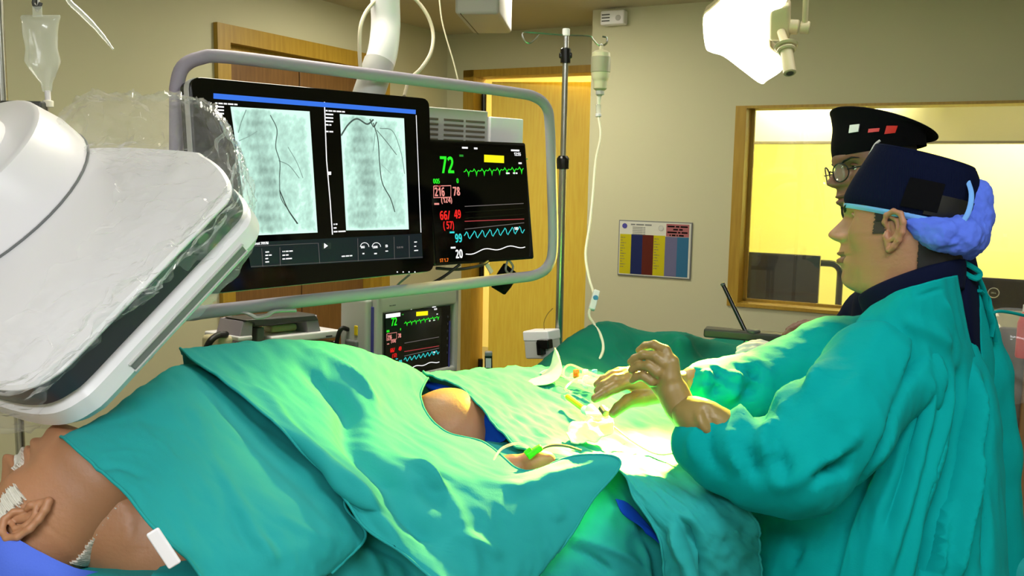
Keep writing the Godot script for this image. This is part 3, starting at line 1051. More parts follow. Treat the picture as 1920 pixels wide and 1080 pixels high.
func readouts(o: Node, base: Transform3D, z: float, k: float) -> void:
	for r in [["72", 825, 325, 0.043, "lit_green", 0.68], ["005", 812, 343, 0.0125, "lit_green", 0.75], ["0", 853, 343, 0.0125, "lit_green", 0.75], ["216", 815, 366, 0.0225, "lit_pink", 0.62], ["78", 847, 366, 0.0225, "lit_pink", 0.68], ["(124)", 826, 378, 0.0145, "lit_pink", 0.75], ["66/", 824, 409, 0.0225, "lit_red", 0.7], ["49", 849, 408, 0.0225, "lit_red", 0.66], ["( 57)", 830, 426, 0.0195, "lit_red", 0.62], ["99", 851, 452, 0.0225, "lit_cyan", 0.66], ["20", 852, 481, 0.0225, "lit_white", 0.66], ["CH-02", 863, 279, 0.006, "lit_white", 0.8], ["MSG", 885, 280, 0.006, "lit_white", 0.8], ["12:55", 962, 292, 0.009, "lit_white", 0.8], ["16/07/24", 956, 283, 0.006, "lit_white", 0.8], ["bpm", 858, 294, 0.007, "lit_lime", 0.8], ["ART", 820, 349, 0.005, "lit_rose", 0.8], ["mmHg", 814, 381, 0.006, "lit_pink", 0.8], ["SpO2", 841, 434, 0.006, "lit_cyan", 0.8], ["RESP", 843, 462, 0.006, "lit_white", 0.8], ["ST 1.7", 824, 485, 0.009, "lit_orange", 0.8], ["sync", 946, 327, 0.005, "lit_white", 0.8], ["x1 25", 960, 327, 0.005, "lit_white", 0.8], ["1mV", 971, 308, 0.006, "lit_white", 0.8], ["100", 962, 436, 0.008, "lit_white", 0.8]]:
		if r[3] < 0.0072:
			var q0 := base * Vector3(r[1], r[2], 0)
			put(o, "small_print", word_bars(r[0], q0.x, q0.y, r[3] * k, z + 0.0008), M[r[4]])
			continue
		var t := TextMesh.new()
		var f := SystemFont.new()
		f.font_names = PackedStringArray(["Droid Sans"])
		f.font_weight = 700
		t.font = f
		t.text = r[0]
		t.font_size = 32
		t.pixel_size = r[3] * k / 23.0
		t.depth = 0.0006
		t.horizontal_alignment = HORIZONTAL_ALIGNMENT_LEFT
		t.vertical_alignment = VERTICAL_ALIGNMENT_BOTTOM
		var n := MeshInstance3D.new()
		n.name = "readout"
		n.mesh = t
		n.material_override = M[r[4]]
		o.add_child(n, true)
		var q := base * Vector3(r[1], r[2], 0)
		n.position = Vector3(q.x, q.y - r[3] * k * 0.31, z + 0.0008)
		n.scale = Vector3(r[5], 1, 1)
	var m: Material = M.lit_pink
	for l in [[[813, 347], [813, 368], [843, 368], [843, 347], [813, 347]]]: put(o, "alarm_box", line_mapped(base, l, 0.0022 * k, z), m)

func patient_display() -> void:
	var tl := at(801, 259, 2.29)
	var tr := at(990, 268, 2.51)
	var bl := at(814, 500, 2.29)
	var br := at(998, 485, 2.51)
	var c := (tl + tr + bl + br) / 4.0
	var tf := facing(c, (tr + br) - (tl + bl), (tl + tr) - (bl + br))
	var o := thing("vital_signs_display", "black vital signs display with green 72 readout beside the large display", "display", tf)
	var w := local_on(tf, 990, 268) - local_on(tf, 801, 259)
	var h := (local_on(tf, 990, 268) - local_on(tf, 998, 485)).length()
	put(o, "casing", prism(rounded(w.length(), h, 0.006), -0.045, -0.002, 0.003), M.black_plastic)
	var s := put(o, "screen", rbox(Vector3(w.length() - 0.012, h - 0.012, 0.003), 0.001, Vector3(0, 0, -0.0015)), M.screen_glass)
	# affine map from that screen's picture lines to its plane
	var p0 := local_on(tf, 812, 300)
	var px := (local_on(tf, 984, 300) - p0) / 172.0
	var py := (local_on(tf, 900, 480) - local_on(tf, 900, 290)) / 190.0
	var base := Transform3D(Basis(px, py, Vector3.BACK), p0 - px * 812.0 - py * 300.0)
	monitor_traces(s, tf, base, 0.0004)
	readouts(s, base, 0.0004, 1.0)
	put(o, "power_light", rod(local_on(tf, 988, 298, -0.001), local_on(tf, 988, 298, 0.0015), 0.002, 8), M.lit_lime)
	var p := thing("sensor_pouch", "black pouch hanging below the vital signs display by the grey tube", "pouch", tf)
	var poly := PackedVector2Array()
	for q in [[948, 494], [974, 515], [958, 540], [948, 552], [925, 538], [936, 512]]:
		var l := local_on(tf, q[0], q[1], -0.02)
		poly.append(Vector2(l.x, l.y))
	put(p, "pouch_body", prism(poly, -0.035, -0.015, 0.006), M.black_cloth)
	put(p, "loop", tube(curve([local_on(tf, 953, 486, -0.012), local_on(tf, 962, 500, -0.010), local_on(tf, 956, 513, -0.010), local_on(tf, 948, 505, -0.010), local_on(tf, 952, 488, -0.012)], 4), 0.003, 6), M.grey_plastic)
	put(p, "tab", rbox(Vector3(0.012, 0.03, 0.004), 0.001), M.light_plastic, Transform3D(Basis(Vector3.BACK, 0.6), local_on(tf, 917, 503, -0.012)))

func bedside_monitor() -> void:
	var tl := at(721, 589, 2.75)
	var tf := facing(tl, at(824, 575.5, 2.95) - tl, Vector3.UP)
	var a := local_on(tf, 703, 571)
	var b := local_on(tf, 857, 556)
	var yb := local_on(tf, 850, 697).y
	var x0 := a.x
	var x1 := b.x
	var y1 := 0.065
	var o := thing("bedside_monitor", "white bedside monitor on the trolley, small screen with green 72, behind the drape", "monitor", tf)
	var h := y1 - yb
	put(o, "body", rbox(Vector3(x1 - x0 - 0.004, h, 0.13), 0.014, Vector3((x0 + x1) / 2, (y1 + yb) / 2, -0.075)), M.light_plastic)
	put(o, "front_bezel", join([rbox(Vector3(x1 - x0, 0.052, 0.024), 0.008, Vector3((x0 + x1) / 2, 0.030, -0.002)), rbox(Vector3(x1 - x0, 0.024, 0.024), 0.008, Vector3((x0 + x1) / 2, yb + 0.012, -0.002)), rbox(Vector3(0.028, h, 0.024), 0.008, Vector3(x0 + 0.013, (y1 + yb) / 2, -0.002)), rbox(Vector3(0.024, h, 0.024), 0.008, Vector3(x1 - 0.011, (y1 + yb) / 2, -0.002))]), M.light_plastic)
	put(o, "handle_recess", rbox(Vector3(0.085, 0.016, 0.03), 0.007, Vector3(0.16, y1 - 0.002, -0.03)), M.grey_plastic)
	put(o, "side_housing", rbox(Vector3(0.03, h - 0.01, 0.115), 0.01, Vector3(x0 - 0.008, (y1 + yb) / 2 - 0.012, -0.07)), M.light_plastic)
	put(o, "violet_strip", rbox(Vector3(0.006, h - 0.04, 0.012), 0.002, Vector3(x0 - 0.001, (y1 + yb) / 2 - 0.02, -0.008)), M.violet_plastic)
	put(o, "socket", rbox(Vector3(0.006, 0.03, 0.014), 0.002, Vector3(x0 - 0.023, -0.05, -0.055)), M.yellow_plastic)
	put(o, "module", rbox(Vector3(0.016, 0.07, 0.05), 0.006, Vector3(x0 - 0.026, -0.115, -0.07)), M.grey_plastic)
	put(o, "lead_cable", tube(curve([Vector3(x0 - 0.024, -0.05, -0.09), Vector3(x0 - 0.05, -0.045, -0.09), Vector3(x0 - 0.058, -0.08, -0.1), Vector3(x0 - 0.06, -0.16, -0.11)], 4), 0.007, 8), M.black_rubber)
	var sx1 := local_on(tf, 842, 578).x
	var s := put(o, "screen", rbox(Vector3(sx1 + 0.002, -yb - 0.022, 0.004), 0.001, Vector3(sx1 / 2, (yb + 0.024) / 2, 0.003)), M.screen_glass)
	put(s, "display_area", rbox(Vector3(local_on(tf, 825, 580).x, -yb - 0.026, 0.001), 0.0, Vector3(local_on(tf, 825, 580).x / 2, (yb + 0.024) / 2, 0.0052)), M.screen_grey)
	put(s, "header_field", rbox(Vector3(0.062, 0.012, 0.001), 0.0, Vector3(0.031, -0.006, 0.006)), M.lit_white)
	put(s, "violet_strip", rbox(Vector3(0.006, -yb - 0.06, 0.002), 0.0, Vector3(sx1 - 0.002, yb / 2 - 0.02, 0.006)), M.violet_plastic)
	for k in 6: put(s, "touch_mark", rod(Vector3(sx1 - 0.012, -0.035 - 0.024 * k, 0.005), Vector3(sx1 - 0.012, -0.035 - 0.024 * k, 0.0062), 0.0045, 10), M.band_grey)
	put(o, "name_mark", word_bars("xxxx xxxxxx", 0.01, 0.024, 0.004, 0.0105), M.grey_plastic)
	# the same readouts, smaller: the picture of the big one mapped to this screen
	var w := local_on(tf, 825, 580).x
	var kx := w / 178.0
	var ky := (-yb - 0.026) / 205.0
	var base := Transform3D(Basis(Vector3(kx, 0, 0), Vector3(0, -ky, 0), Vector3.BACK), Vector3(-810 * kx, 285 * ky, 0))
	monitor_traces(s, tf, base, 0.0062)
	readouts(s, base, 0.0062, 0.58)
	# the trolley that carries it
	var base_y: float = (tf * Vector3(0, yb, 0)).y
	var tt := Transform3D(tf.basis, tf * Vector3(0.0, yb, 0.0))
	var t := thing("equipment_trolley", "black equipment trolley carrying the bedside monitor and the defibrillator behind the table", "trolley", Transform3D(tf.basis, Vector3(tt.origin.x, 0, tt.origin.z)))
	put(t, "top_shelf", rbox(Vector3(0.95, 0.03, 0.42), 0.008, Vector3(-0.17, base_y - 0.015, -0.08)), M.black_plastic)
	put(t, "shelf", rbox(Vector3(0.9, 0.03, 0.4), 0.008, Vector3(-0.17, 0.3, -0.08)), M.black_plastic)
	for x in [-0.6, 0.26]:
		for z in [-0.25, 0.09]:
			put(t, "post", rod(Vector3(x, 0.06, z), Vector3(x, base_y - 0.03, z), 0.015), M.steel)
			put(t, "castor", rod(Vector3(x - 0.012, 0.035, z), Vector3(x + 0.012, 0.035, z), 0.035, 16), M.black_rubber)

func defibrillator() -> void:
	var p := at(453, 601, 2.50)
	var tf := facing(p, at(590, 590, 2.72) - p, Vector3.UP)
	var o := thing("defibrillator", "grey and white defibrillator with a dark carrying handle on the trolley under the tube frame", "defibrillator", tf)
	var L := func(x: float, y: float, z := 0.0) -> Vector3: return local_on(tf, x, y, z)
	var bot: float = L.call(560, 690).y
	var e: Vector3 = L.call(630, 637)
	put(o, "body", rbox(Vector3(e.x + 0.02, e.y - bot - 0.004, 0.16), 0.01, Vector3(e.x / 2 - 0.01, (e.y + bot) / 2, -0.07)), M.black_plastic)
	put(o, "front_lip", rbox(Vector3(e.x - L.call(500, 625).x, 0.024, 0.17), 0.006, Vector3((e.x + L.call(500, 625).x) / 2, L.call(582, 629).y, -0.065)), M.white_plastic)
	put(o, "front_lip_edge", rbox(Vector3(0.05, 0.014, 0.15), 0.005, L.call(428, 629, -0.06)), M.white_plastic)
	put(o, "label_mark", word_bars("xxxxxxx", L.call(602, 630).x, L.call(602, 631).y, 0.006, 0.021), M.dark_grey_plastic)
	var up1 := PackedVector2Array()
	for q in [[450, 602], [470, 598], [468, 640], [440, 642]]: up1.append(Vector2(L.call(q[0], q[1]).x, L.call(q[0], q[1]).y))
	put(o, "handle_post", prism(up1, -0.09, 0.012, 0.004), M.grey_paint)
	var up2 := PackedVector2Array()
	for q in [[568, 594], [590, 590], [599, 628], [572, 628]]: up2.append(Vector2(L.call(q[0], q[1]).x, L.call(q[0], q[1]).y))
	put(o, "handle_post", prism(up2, -0.09, 0.012, 0.004), M.grey_paint)
	var bar := PackedVector2Array()
	for q in [[451, 599], [500, 594], [585, 588], [592, 600], [556, 603], [500, 610], [470, 612], [468, 606]]: bar.append(Vector2(L.call(q[0], q[1]).x, L.call(q[0], q[1]).y))
	put(o, "handle", prism(bar, -0.075, 0.016, 0.005), M.dark_grey_plastic)
	put(o, "inner_post", rbox(Vector3(0.03, 0.045, 0.06), 0.004, L.call(565, 616, -0.04)), M.dark_grey_plastic)
	put(o, "inner_post", rbox(Vector3(0.026, 0.04, 0.06), 0.004, L.call(476, 625, -0.03)), M.grey_plastic)
	put(o, "paddle", rbox(Vector3(0.10, 0.022, 0.05), 0.01, L.call(524, 614, -0.05)), M.cream_metal)
	put(o, "paddle_cable", tube(curve([L.call(424, 627, -0.02), L.call(408, 629, 0.0), L.call(394, 640, 0.01), L.call(384, 660, 0.0)], 4), 0.009, 10), M.black_rubber)
	put(o, "paddle_cradle", rbox(Vector3(0.06, 0.05, 0.08), 0.012, L.call(410, 645, -0.05)), M.cream_metal)

func infusion_stand() -> void:
	var d := 2.95
	var foot := at(1052, 640, d)
	var head := at(1057, 64, d)
	foot = Vector3((foot.x + head.x) / 2, 0, (foot.z + head.z) / 2)
	head = Vector3(foot.x, head.y, foot.z)
	var o := thing("infusion_stand", "chrome infusion stand with two hooks standing before the yellow door", "infusion stand", Transform3D(Basis(), foot))
	var f := foot
	var P := func(x: float, y: float) -> Vector3:
		var q := at(x, y, d)
		return Vector3(q.x, q.y, f.z + (q.x - f.x) * -0.25) - f
	var mid: float = P.call(1055, 305).y
	put(o, "lower_pole", rod(Vector3(0, 0.12, 0), Vector3(0, mid, 0), 0.0125, 16), M.steel)
	put(o, "upper_pole", rod(Vector3(0, mid, 0), Vector3(0, head.y, 0), 0.0095, 16), M.steel)
	put(o, "clamp_collar", lathe([[0.012, mid - 0.022], [0.02, mid - 0.02], [0.021, mid + 0.012], [0.014, mid + 0.022], [0.009, mid + 0.022]], 18), M.black_plastic)
	var ky: float = P.call(1057, 108).y
	put(o, "star_knob", join([lathe([[0.010, ky - 0.025], [0.016, ky - 0.024], [0.017, ky + 0.02], [0.010, ky + 0.024]], 18), rbox(Vector3(0.042, 0.02, 0.02), 0.006, Vector3(0, ky, 0))]), M.black_plastic)
	put(o, "top_cap", rod(Vector3(0, head.y - 0.015, 0), Vector3(0, head.y + 0.008, 0), 0.012, 14), M.white_plastic)
	put(o, "hook_bar", tube(curve([P.call(1010, 72), P.call(1001, 82), P.call(992, 88), P.call(984, 85), P.call(979, 76), P.call(982, 69), P.call(1000, 69), P.call(1057, 71), P.call(1102, 71), P.call(1110, 77), P.call(1119, 86), P.call(1127, 88), P.call(1136, 83), P.call(1136, 73), P.call(1128, 71)], 5), 0.0032, 8), M.steel)
	for k in 5: put(o, "foot", tube([Vector3(0, 0.13, 0), Vector3(cos(k * TAU / 5), 0.2, sin(k * TAU / 5)) * 0.3 + Vector3(0, -0.01, 0)], 0.012, 8), M.steel)
	# bottle that hangs on the right hook
	var bp: Vector3 = P.call(1126, 88) + f
	var b := thing("infusion_bottle", "small clear infusion bottle hanging from the right hook of the chrome stand", "infusion bottle", Transform3D(Basis(), bp))
	var k := d / FOCAL
	var prof := [[0.0, 0.0], [4, 0], [4, -7], [11, -9], [17, -13], [18, -30], [17, -58], [14, -63], [13, -66], [13, -78], [8, -82], [0.0, -82]]
	put(b, "bottle_body", lathe(prof.map(func(q): return [q[0] * k, q[1] * k]), 20), M.milky_plastic)
	put(b, "label_band", lathe([[17.4, -20], [18.5, -21], [18.4, -48], [17.4, -49]].map(func(q): return [q[0] * k, q[1] * k]), 20), M.milky_label)
	put(b, "hanger", tube(curve([Vector3(-0.003, -0.012, 0), Vector3(-0.005, 0.0, 0), Vector3(0, 0.006, 0), Vector3(0.005, 0.0, 0), Vector3(0.003, -0.012, 0)], 4), 0.0018, 6), M.white_plastic)
	put(b, "cap", rod(Vector3(0, -80 * k, 0), Vector3(0, -90 * k, 0), 8 * k), M.light_plastic)
	var s := thing("infusion_line", "thin cream infusion line with drip chamber and roller clamp below the bottle", "infusion line")
	var Q := func(x: float, y: float, dd: float) -> Vector3: return at(x, y, dd)
	put(s, "spike", rod(Q.call(1124, 176, d), Q.call(1122, 196, d), 0.009, 12, 0.006), M.white_gauze)
	put(s, "drip_chamber", rod(Q.call(1122, 196, d), Q.call(1122, 214, d), 0.0085, 14), M.clear_plastic)
	put(s, "chamber_cap", rod(Q.call(1122, 213, d), Q.call(1122, 219, d), 0.0095, 14), M.white_plastic)
	put(s, "tubing", tube(curve(ats([[1122, 218, d], [1126, 256, 2.93], [1117, 300, 2.9], [1112, 360, 2.85], [1106, 420, 2.8], [1098, 475, 2.75], [1104, 520, 2.7], [1113, 555, 2.66], [1104, 588, 2.62], [1114, 608, 2.58], [1126, 628, 2.52], [1131, 655, 2.46], [1122, 680, 2.42], [1120, 702, 2.38]]), 5), 0.0042, 8), M.line_white)
	var c0: Vector3 = Q.call(1119, 545, 2.66)
	var c1: Vector3 = Q.call(1109, 581, 2.63)
	put(s, "roller_clamp", rbox(Vector3(0.019, c0.distance_to(c1), 0.016), 0.004, Vector3(0, c0.distance_to(c1) / 2, 0)), M.white_plastic, along(c1, c0))
	put(s, "roller", rod(c0.lerp(c1, 0.35) + Vector3(0, 0, 0.006), c0.lerp(c1, 0.35) + Vector3(0.002, 0, 0.013), 0.008), M.saline_blue)
	# white box clamped on the stand
	var w := facing(at(1017, 646, 2.97), at(1050, 646, 2.93) - at(1017, 646, 2.97), Vector3.UP)
	var x := thing("clamped_box", "white lidded box clamped to the chrome infusion stand by a black bracket", "box", w)
	put(x, "box_body", rbox(Vector3(0.098, 0.062, 0.07), 0.006, Vector3(0, -0.012, 0)), M.light_plastic)
	put(x, "lid", rbox(Vector3(0.102, 0.034, 0.074), 0.006, Vector3(0, 0.032, 0)), M.white_plastic)
	put(x, "bracket", rbox(Vector3(0.045, 0.03, 0.03), 0.004, Vector3(0.04, 0.008, 0.045)), M.black_plastic)
	put(x, "bracket_jaw", rbox(Vector3(0.02, 0.045, 0.03), 0.004, Vector3(0.025, -0.005, 0.045)), M.black_plastic)
	put(x, "yellow_lead", tube(curve([Vector3(0.012, 0.05, 0), Vector3(0.014, 0.075, 0.0), Vector3(0.03, 0.10, 0.0), Vector3(0.052, 0.118, 0.0)], 4), 0.0015, 6), M.frame_wood)

func wall_things() -> void:
	var W := room * Transform3D(Basis(), Vector3(1.596, 1.226, 0.4515))
	var o := thing("wall_poster", "framed colour chart with yellow, blue, red and violet columns on the right wall", "poster", W)
	put(o, "backing", rbox(Vector3(0.41, 0.302, 0.008), 0.002, Vector3(0, 0, 0.004)), M.grey_plastic)
	put(o, "sheet", rbox(Vector3(0.398, 0.29, 0.002), 0.0, Vector3(0, 0, 0.0085)), M.poster_white)
	for q in [["column", 0.0, 0.165, 0.72, 0.235, Color(0.72, 0.68, 0.03)], ["column", 0.165, 0.33, 0.72, 0.235, Color(0.03, 0.10, 0.32)], ["column", 0.33, 0.49, 0.72, 0.235, Color(0.33, 0.07, 0.02)], ["column", 0.49, 0.655, 0.72, 0.235, Color(0.72, 0.68, 0.03)], ["column", 0.655, 0.825, 0.72, 0.25, Color(0.38, 0.38, 0.52)], ["column", 0.825, 0.985, 0.72, 0.25, Color(0.15, 0.38, 0.53)], ["heading", 0.665, 0.985, 0.245, 0.008, Color(0.62, 0.36, 0.38)]]:
		var n := "poster_%s" % q[5].to_html()
		var m: Material = M[n] if M.has(n) else mt(n, q[5], 0.35)
		var x0: float = -0.195 + q[1] * 0.39
		var x1: float = -0.195 + q[2] * 0.39
		var y0: float = 0.142 - q[4] * 0.284 if q[0] == "heading" else 0.142 - q[3] * 0.0 - q[4] * 0.284
		var y1: float = 0.142 - q[3] * 0.284 if q[0] == "heading" else -0.14
		put(o, q[0], rbox(Vector3(x1 - x0, absf(y0 - y1), 0.0006), 0.0, Vector3((x0 + x1) / 2, (y0 + y1) / 2, 0.0098)), m)
	for k in 4: put(o, "heading_print", word_bars(["xxxxxx xxx xxxxxx", "     xxxx xxx", "xxxxxxxx xx xxxxx", "  x xxx x xxxx"][k], 0.071, 0.122 - 0.0155 * k, 0.0105, 0.0104), M.black_cloth)
	put(o, "title_print", word_bars("xxxx xxxxxxx xxxxxx", -0.135, 0.125, 0.010, 0.0100), M.grey_plastic)
	for k in 5: put(o, "title_print", word_bars("xxxxxxxxxxxxxxxxxxxxx xxxx", -0.125, 0.113 - 0.009 * k, 0.0045, 0.0100), M.grey_plastic)
	for c in [-0.19, -0.0]:
		for k in 12: put(o, "column_print", word_bars(["xxxxx xxx", "xxxx", "xxxxxxxx xx", "xx xxxx"][k % 4], c, 0.055 - 0.0145 * k, 0.0045, 0.0104), M.grey_metal)
	put(o, "round_seal", rod(Vector3(-0.17, 0.12, 0.009), Vector3(-0.17, 0.12, 0.0104), 0.014, 18), M.violet_plastic)
	put(o, "round_seal", rod(Vector3(0.035, 0.115, 0.009), Vector3(0.035, 0.115, 0.0104), 0.014, 18), M.light_plastic)
	# little box high on the wall
	var b := thing("wall_speaker", "small white slotted box high on the right wall near the corner", "speaker", room * Transform3D(Basis(), Vector3(1.335, 2.445, 0.4515)))
	put(b, "casing", rbox(Vector3(0.135, 0.075, 0.06), 0.01, Vector3(0, 0, 0.03)), M.white_plastic)
	for k in 3: put(b, "slot", rbox(Vector3(0.045, 0.006, 0.004), 0.001, Vector3(-0.035, 0.015 - 0.016 * k, 0.061)), M.dark_grey_plastic)
	put(b, "knob", rod(Vector3(0.035, -0.005, 0.06), Vector3(0.035, -0.005, 0.064), 0.015), M.light_plastic)
	# rail housing under the ceiling
	var tf := facing(at(905, 46, 3.9), Vector3(1, 0, 0.1), Vector3.UP)
	var top: float = 2.5 - tf.origin.y
	var c := thing("ceiling_rail_housing", "pale grey rail housing hung under the ceiling above the tube frame", "ceiling fixture", tf)
	put(c, "housing", rbox(Vector3(0.18, top, 0.5), 0.015, Vector3(0.01, top / 2, 0.0)), M.light_plastic)
	put(c, "cover", rbox(Vector3(0.10, top - 0.06, 0.52), 0.03, Vector3(0.03, top / 2 + 0.03, 0.02)), M.white_plastic)
	put(c, "seam", rbox(Vector3(0.004, 0.004, 0.52), 0.001, Vector3(-0.055, 0.0, 0.0)), M.dark_grey_plastic)
	put(c, "under_plate", rbox(Vector3(0.28, 0.012, 0.3), 0.004, Vector3(-0.06, top - 0.02, 0.1)), M.ceiling_paint)

func control_room_things() -> void:
	var dk := thing("control_desk", "long desk under the window in the control room", "desk", room * Transform3D(Basis(), Vector3(3.3, 0, -0.25)))
	put(dk, "desk_top", rbox(Vector3(3.4, 0.03, 0.7), 0.006, Vector3(0, 0.74, 0)), M.tan_wood)
	for x in [-1.6, 0.0, 1.6]: put(dk, "desk_panel", rbox(Vector3(0.03, 0.725, 0.6), 0.004, Vector3(x, 0.3625, 0)), M.tan_wood)
	for k in 2:
		var p := at(1459, 527, 5.0) if k == 0 else at(1893, 570, 4.45)
		var tf := Transform3D(room.basis, p)
		var o := thing("computer_monitor", ["black computer monitor in the control room, at the left of the window", "black computer monitor with a round mark, behind the surgeon's back at the window's right"][k], "computer monitor", tf, "control room monitors")
		var w: float = [0.435, 0.30][k]
		var h: float = [0.305, 0.25][k]
		put(o, "casing", rbox(Vector3(w, h, 0.035), 0.006), M.black_plastic)
		put(o, "screen" if k == 0 else "back_cover", rbox(Vector3(w - 0.02, h - 0.03, 0.004), 0.001, Vector3(0, 0.005, 0.018)), M.screen_glass)
		put(o, "stand", join([rbox(Vector3(0.05, p.y - 0.755, 0.03), 0.004, Vector3(0, -(p.y - 0.755) / 2, -0.03)), rbox(Vector3(0.2, 0.015, 0.16), 0.004, Vector3(0, -(p.y - 0.755) + 0.0075, -0.03))]), M.black_plastic)
		if k == 1:
			var c := local_on(tf, 1863, 549, 0.021)
			var ring := []
			for q in 20: ring.append(c + Vector3(cos(q * TAU / 20), sin(q * TAU / 20), 0) * 0.024)
			put(o, "round_mark", tube(ring, 0.0025, 6, true), M.light_plastic)
			var t := TextMesh.new()
			t.text = "DELL"
			t.font_size = 32
			t.pixel_size = 0.0003
			t.depth = 0.001
			var n := MeshInstance3D.new()
			n.name = "mark_lettering"
			n.mesh = t
			n.material_override = M.light_plastic
			o.add_child(n, true)
			n.position = c
	var ch := thing("office_chair", "black office chair with an open back in the control room beside the left monitor", "chair", Transform3D(room.basis, Vector3()))
	var c := at(1546, 545, 5.6)
	ch.position = Vector3(c.x, 0, c.z)
	var back := []
	for q in rounded(0.17, 0.34, 0.06): back.append(Vector3(q.x, c.y + q.y, 0))
	put(ch, "back_frame", tube(back, 0.02, 8, true), M.black_plastic)
	put(ch, "back_post", rod(Vector3(0, 0.45, 0.02), Vector3(0, c.y - 0.17, 0), 0.02), M.black_plastic)
	put(ch, "seat", rbox(Vector3(0.45, 0.07, 0.45), 0.03, Vector3(0, 0.45, -0.2)), M.black_cloth)
	put(ch, "column", rod(Vector3(0, 0.05, -0.2), Vector3(0, 0.42, -0.2), 0.025), M.steel)
	for k in 5: put(ch, "foot", rod(Vector3(0, 0.06, -0.2), Vector3(0.28 * cos(k * TAU / 5), 0.03, -0.2 + 0.28 * sin(k * TAU / 5)), 0.02), M.black_plastic)

func detector() -> void:
	var A := at(100, 703, 1.245)
	var tf := facing(A, at(435, 362, 1.42) - A, at(250, 278, 1.66) - A)
	var o := thing("x_ray_detector", "white flat X-ray detector with a dark band, tilted over the patient's chest", "X-ray detector", tf)
	var out := PackedVector2Array()
	var rim := []
	for p in [[-200, 650], [-90, 702], [-20, 724], [30, 727], [65, 718], [95, 701], [125, 678], [205, 596], [310, 489], [400, 397], [426, 368], [431, 348], [424, 328], [408, 308], [380, 289], [350, 280], [190, 274], [60, 300], [-150, 430], [-230, 540]]:
		var q := local_on(tf, p[0], p[1])
		rim.append(Vector2(q.x, q.y))
	for p in curve(rim, 3, true): out.append(p)
	put(o, "top_shell", prism(out, -0.012, 0.0, 0.005), M.white_plastic, Transform3D(), 30)
	var ins := Geometry2D.offset_polygon(out, -0.004)[0]
	put(o, "dark_band", prism(ins, -0.046, -0.010), M.band_grey)
	var low := put(o, "bottom_shell", prism(out, -0.108, -0.045, 0.018), M.white_plastic, Transform3D(), 30)
	var l0 := local_on(tf, 120, 683).x
	var l1 := local_on(tf, 425, 372).x
	put(low, "grip_slot", join([rbox(Vector3((l1 - l0) * 0.74, 0.004, 0.012), 0.0015, Vector3(lerpf(l0, l1, 0.55), -0.0005, -0.083))]), M.grey_plastic)
	put(low, "slot_rim", join([rbox(Vector3((l1 - l0) * 0.75, 0.006, 0.003), 0.001, Vector3(lerpf(l0, l1, 0.55), -0.001, -0.076)), rbox(Vector3((l1 - l0) * 0.75, 0.006, 0.003), 0.001, Vector3(lerpf(l0, l1, 0.55), -0.001, -0.090))]), M.light_plastic)
	# the round neck that carries it
	var c := local_on(tf, -40, 395)
	var e := local_on(tf, 140, 350)
	var r := Vector2(c.x, c.y).distance_to(Vector2(e.x, e.y))
	var zt := Transform3D(Basis(Vector3.RIGHT, PI / 2), Vector3(c.x, c.y, 0.0))
	put(o, "neck", lathe([[r * 0.99, 0.0], [r, 0.006], [r * 0.97, 0.05], [r * 0.88, 0.10], [r * 0.84, 0.105], [0.0, 0.105]], 48), M.white_plastic, zt, 30)
	put(o, "neck_cap", lathe([[r * 0.60, 0.10], [r * 0.58, 0.15], [r * 0.55, 0.19], [r * 0.48, 0.20], [0.0, 0.2]], 40), M.white_plastic, zt, 30)
	put(o, "neck_ring", lathe([[r * 1.012, 0.0], [r * 1.012, 0.003], [r * 0.98, 0.004]], 48), M.grey_plastic, zt)
	put(o, "arm", rbox(Vector3(0.16, 0.16, 0.5), 0.05, Vector3(c.x - 0.05, c.y + 0.02, 0.42)), M.white_plastic)
	# sterile film over it
	var rings := [
		[0.012, [[-140, 600], [-20, 620], [60, 560], [150, 470], [200, 400], [215, 345], [190, 300], [150, 280], [110, 275], [60, 280], [0, 300], [-140, 380]]],
		[0.016, [[-140, 660], [20, 700], [180, 565], [300, 465], [395, 375], [415, 335], [385, 292], [330, 268], [230, 255], [130, 262], [50, 290], [-140, 380]]],
		[0.045, [[-140, 680], [25, 712], [190, 572], [310, 470], [405, 382], [432, 330], [420, 270], [372, 225], [290, 212], [170, 218], [95, 262], [-140, 400]]],
		[0.06, [[-140, 695], [30, 728], [195, 592], [320, 488], [420, 392], [446, 330], [430, 250], [380, 192], [300, 182], [160, 184], [100, 235], [-140, 400]]],
		[-0.02, [[-140, 725], [40, 757], [205, 620], [335, 508], [440, 404], [462, 345], [440, 262], [385, 196], [300, 188], [155, 195], [100, 245], [-140, 420]]],
		[-0.09, [[-140, 750], [85, 785], [230, 655], [360, 548], [460, 452], [474, 400], [455, 310], [395, 240], [300, 225], [165, 235], [110, 290], [-140, 450]]],
		[-0.122, [[-140, 762], [115, 797], [245, 690], [375, 580], [460, 490], [468, 440], [440, 340], [385, 280], [300, 262], [180, 275], [115, 330], [-140, 480]]],
		[-0.125, [[-140, 720], [95, 750], [215, 630], [330, 530], [410, 450], [420, 415], [400, 360], [360, 320], [290, 300], [200, 310], [130, 350], [-140, 500]]]]
	var rows := []
	for g in rings:
		var row := []
		for p in g[1]: row.append(local_on(tf, p[0], p[1], g[0]))
		rows.append(curve(row, 22, true))
	var n: int = rows[0].size()
	var sh := Sh.new()
	var m := 0
	for i in n:
		var col := []
		for g in rows: col.append(g[i])
		col = curve(col, 14)
		m = col.size()
		for q in col:
			var w: Vector3 = q * 1.0
			var a := absf(noise.get_noise_3dv(w * 55.0)) - 0.2
			var b := absf(noise.get_noise_3dv(w * 210.0 + Vector3(9, 3, 1))) - 0.2
			sh.v.append(w + Vector3(noise.get_noise_3dv(w * 75.0), noise.get_noise_3dv(w * 75.0 + Vector3(40, 0, 0)), 0.4) * a * 0.085 + Vector3(0.3, -0.6, 0.7) * b * 0.016)
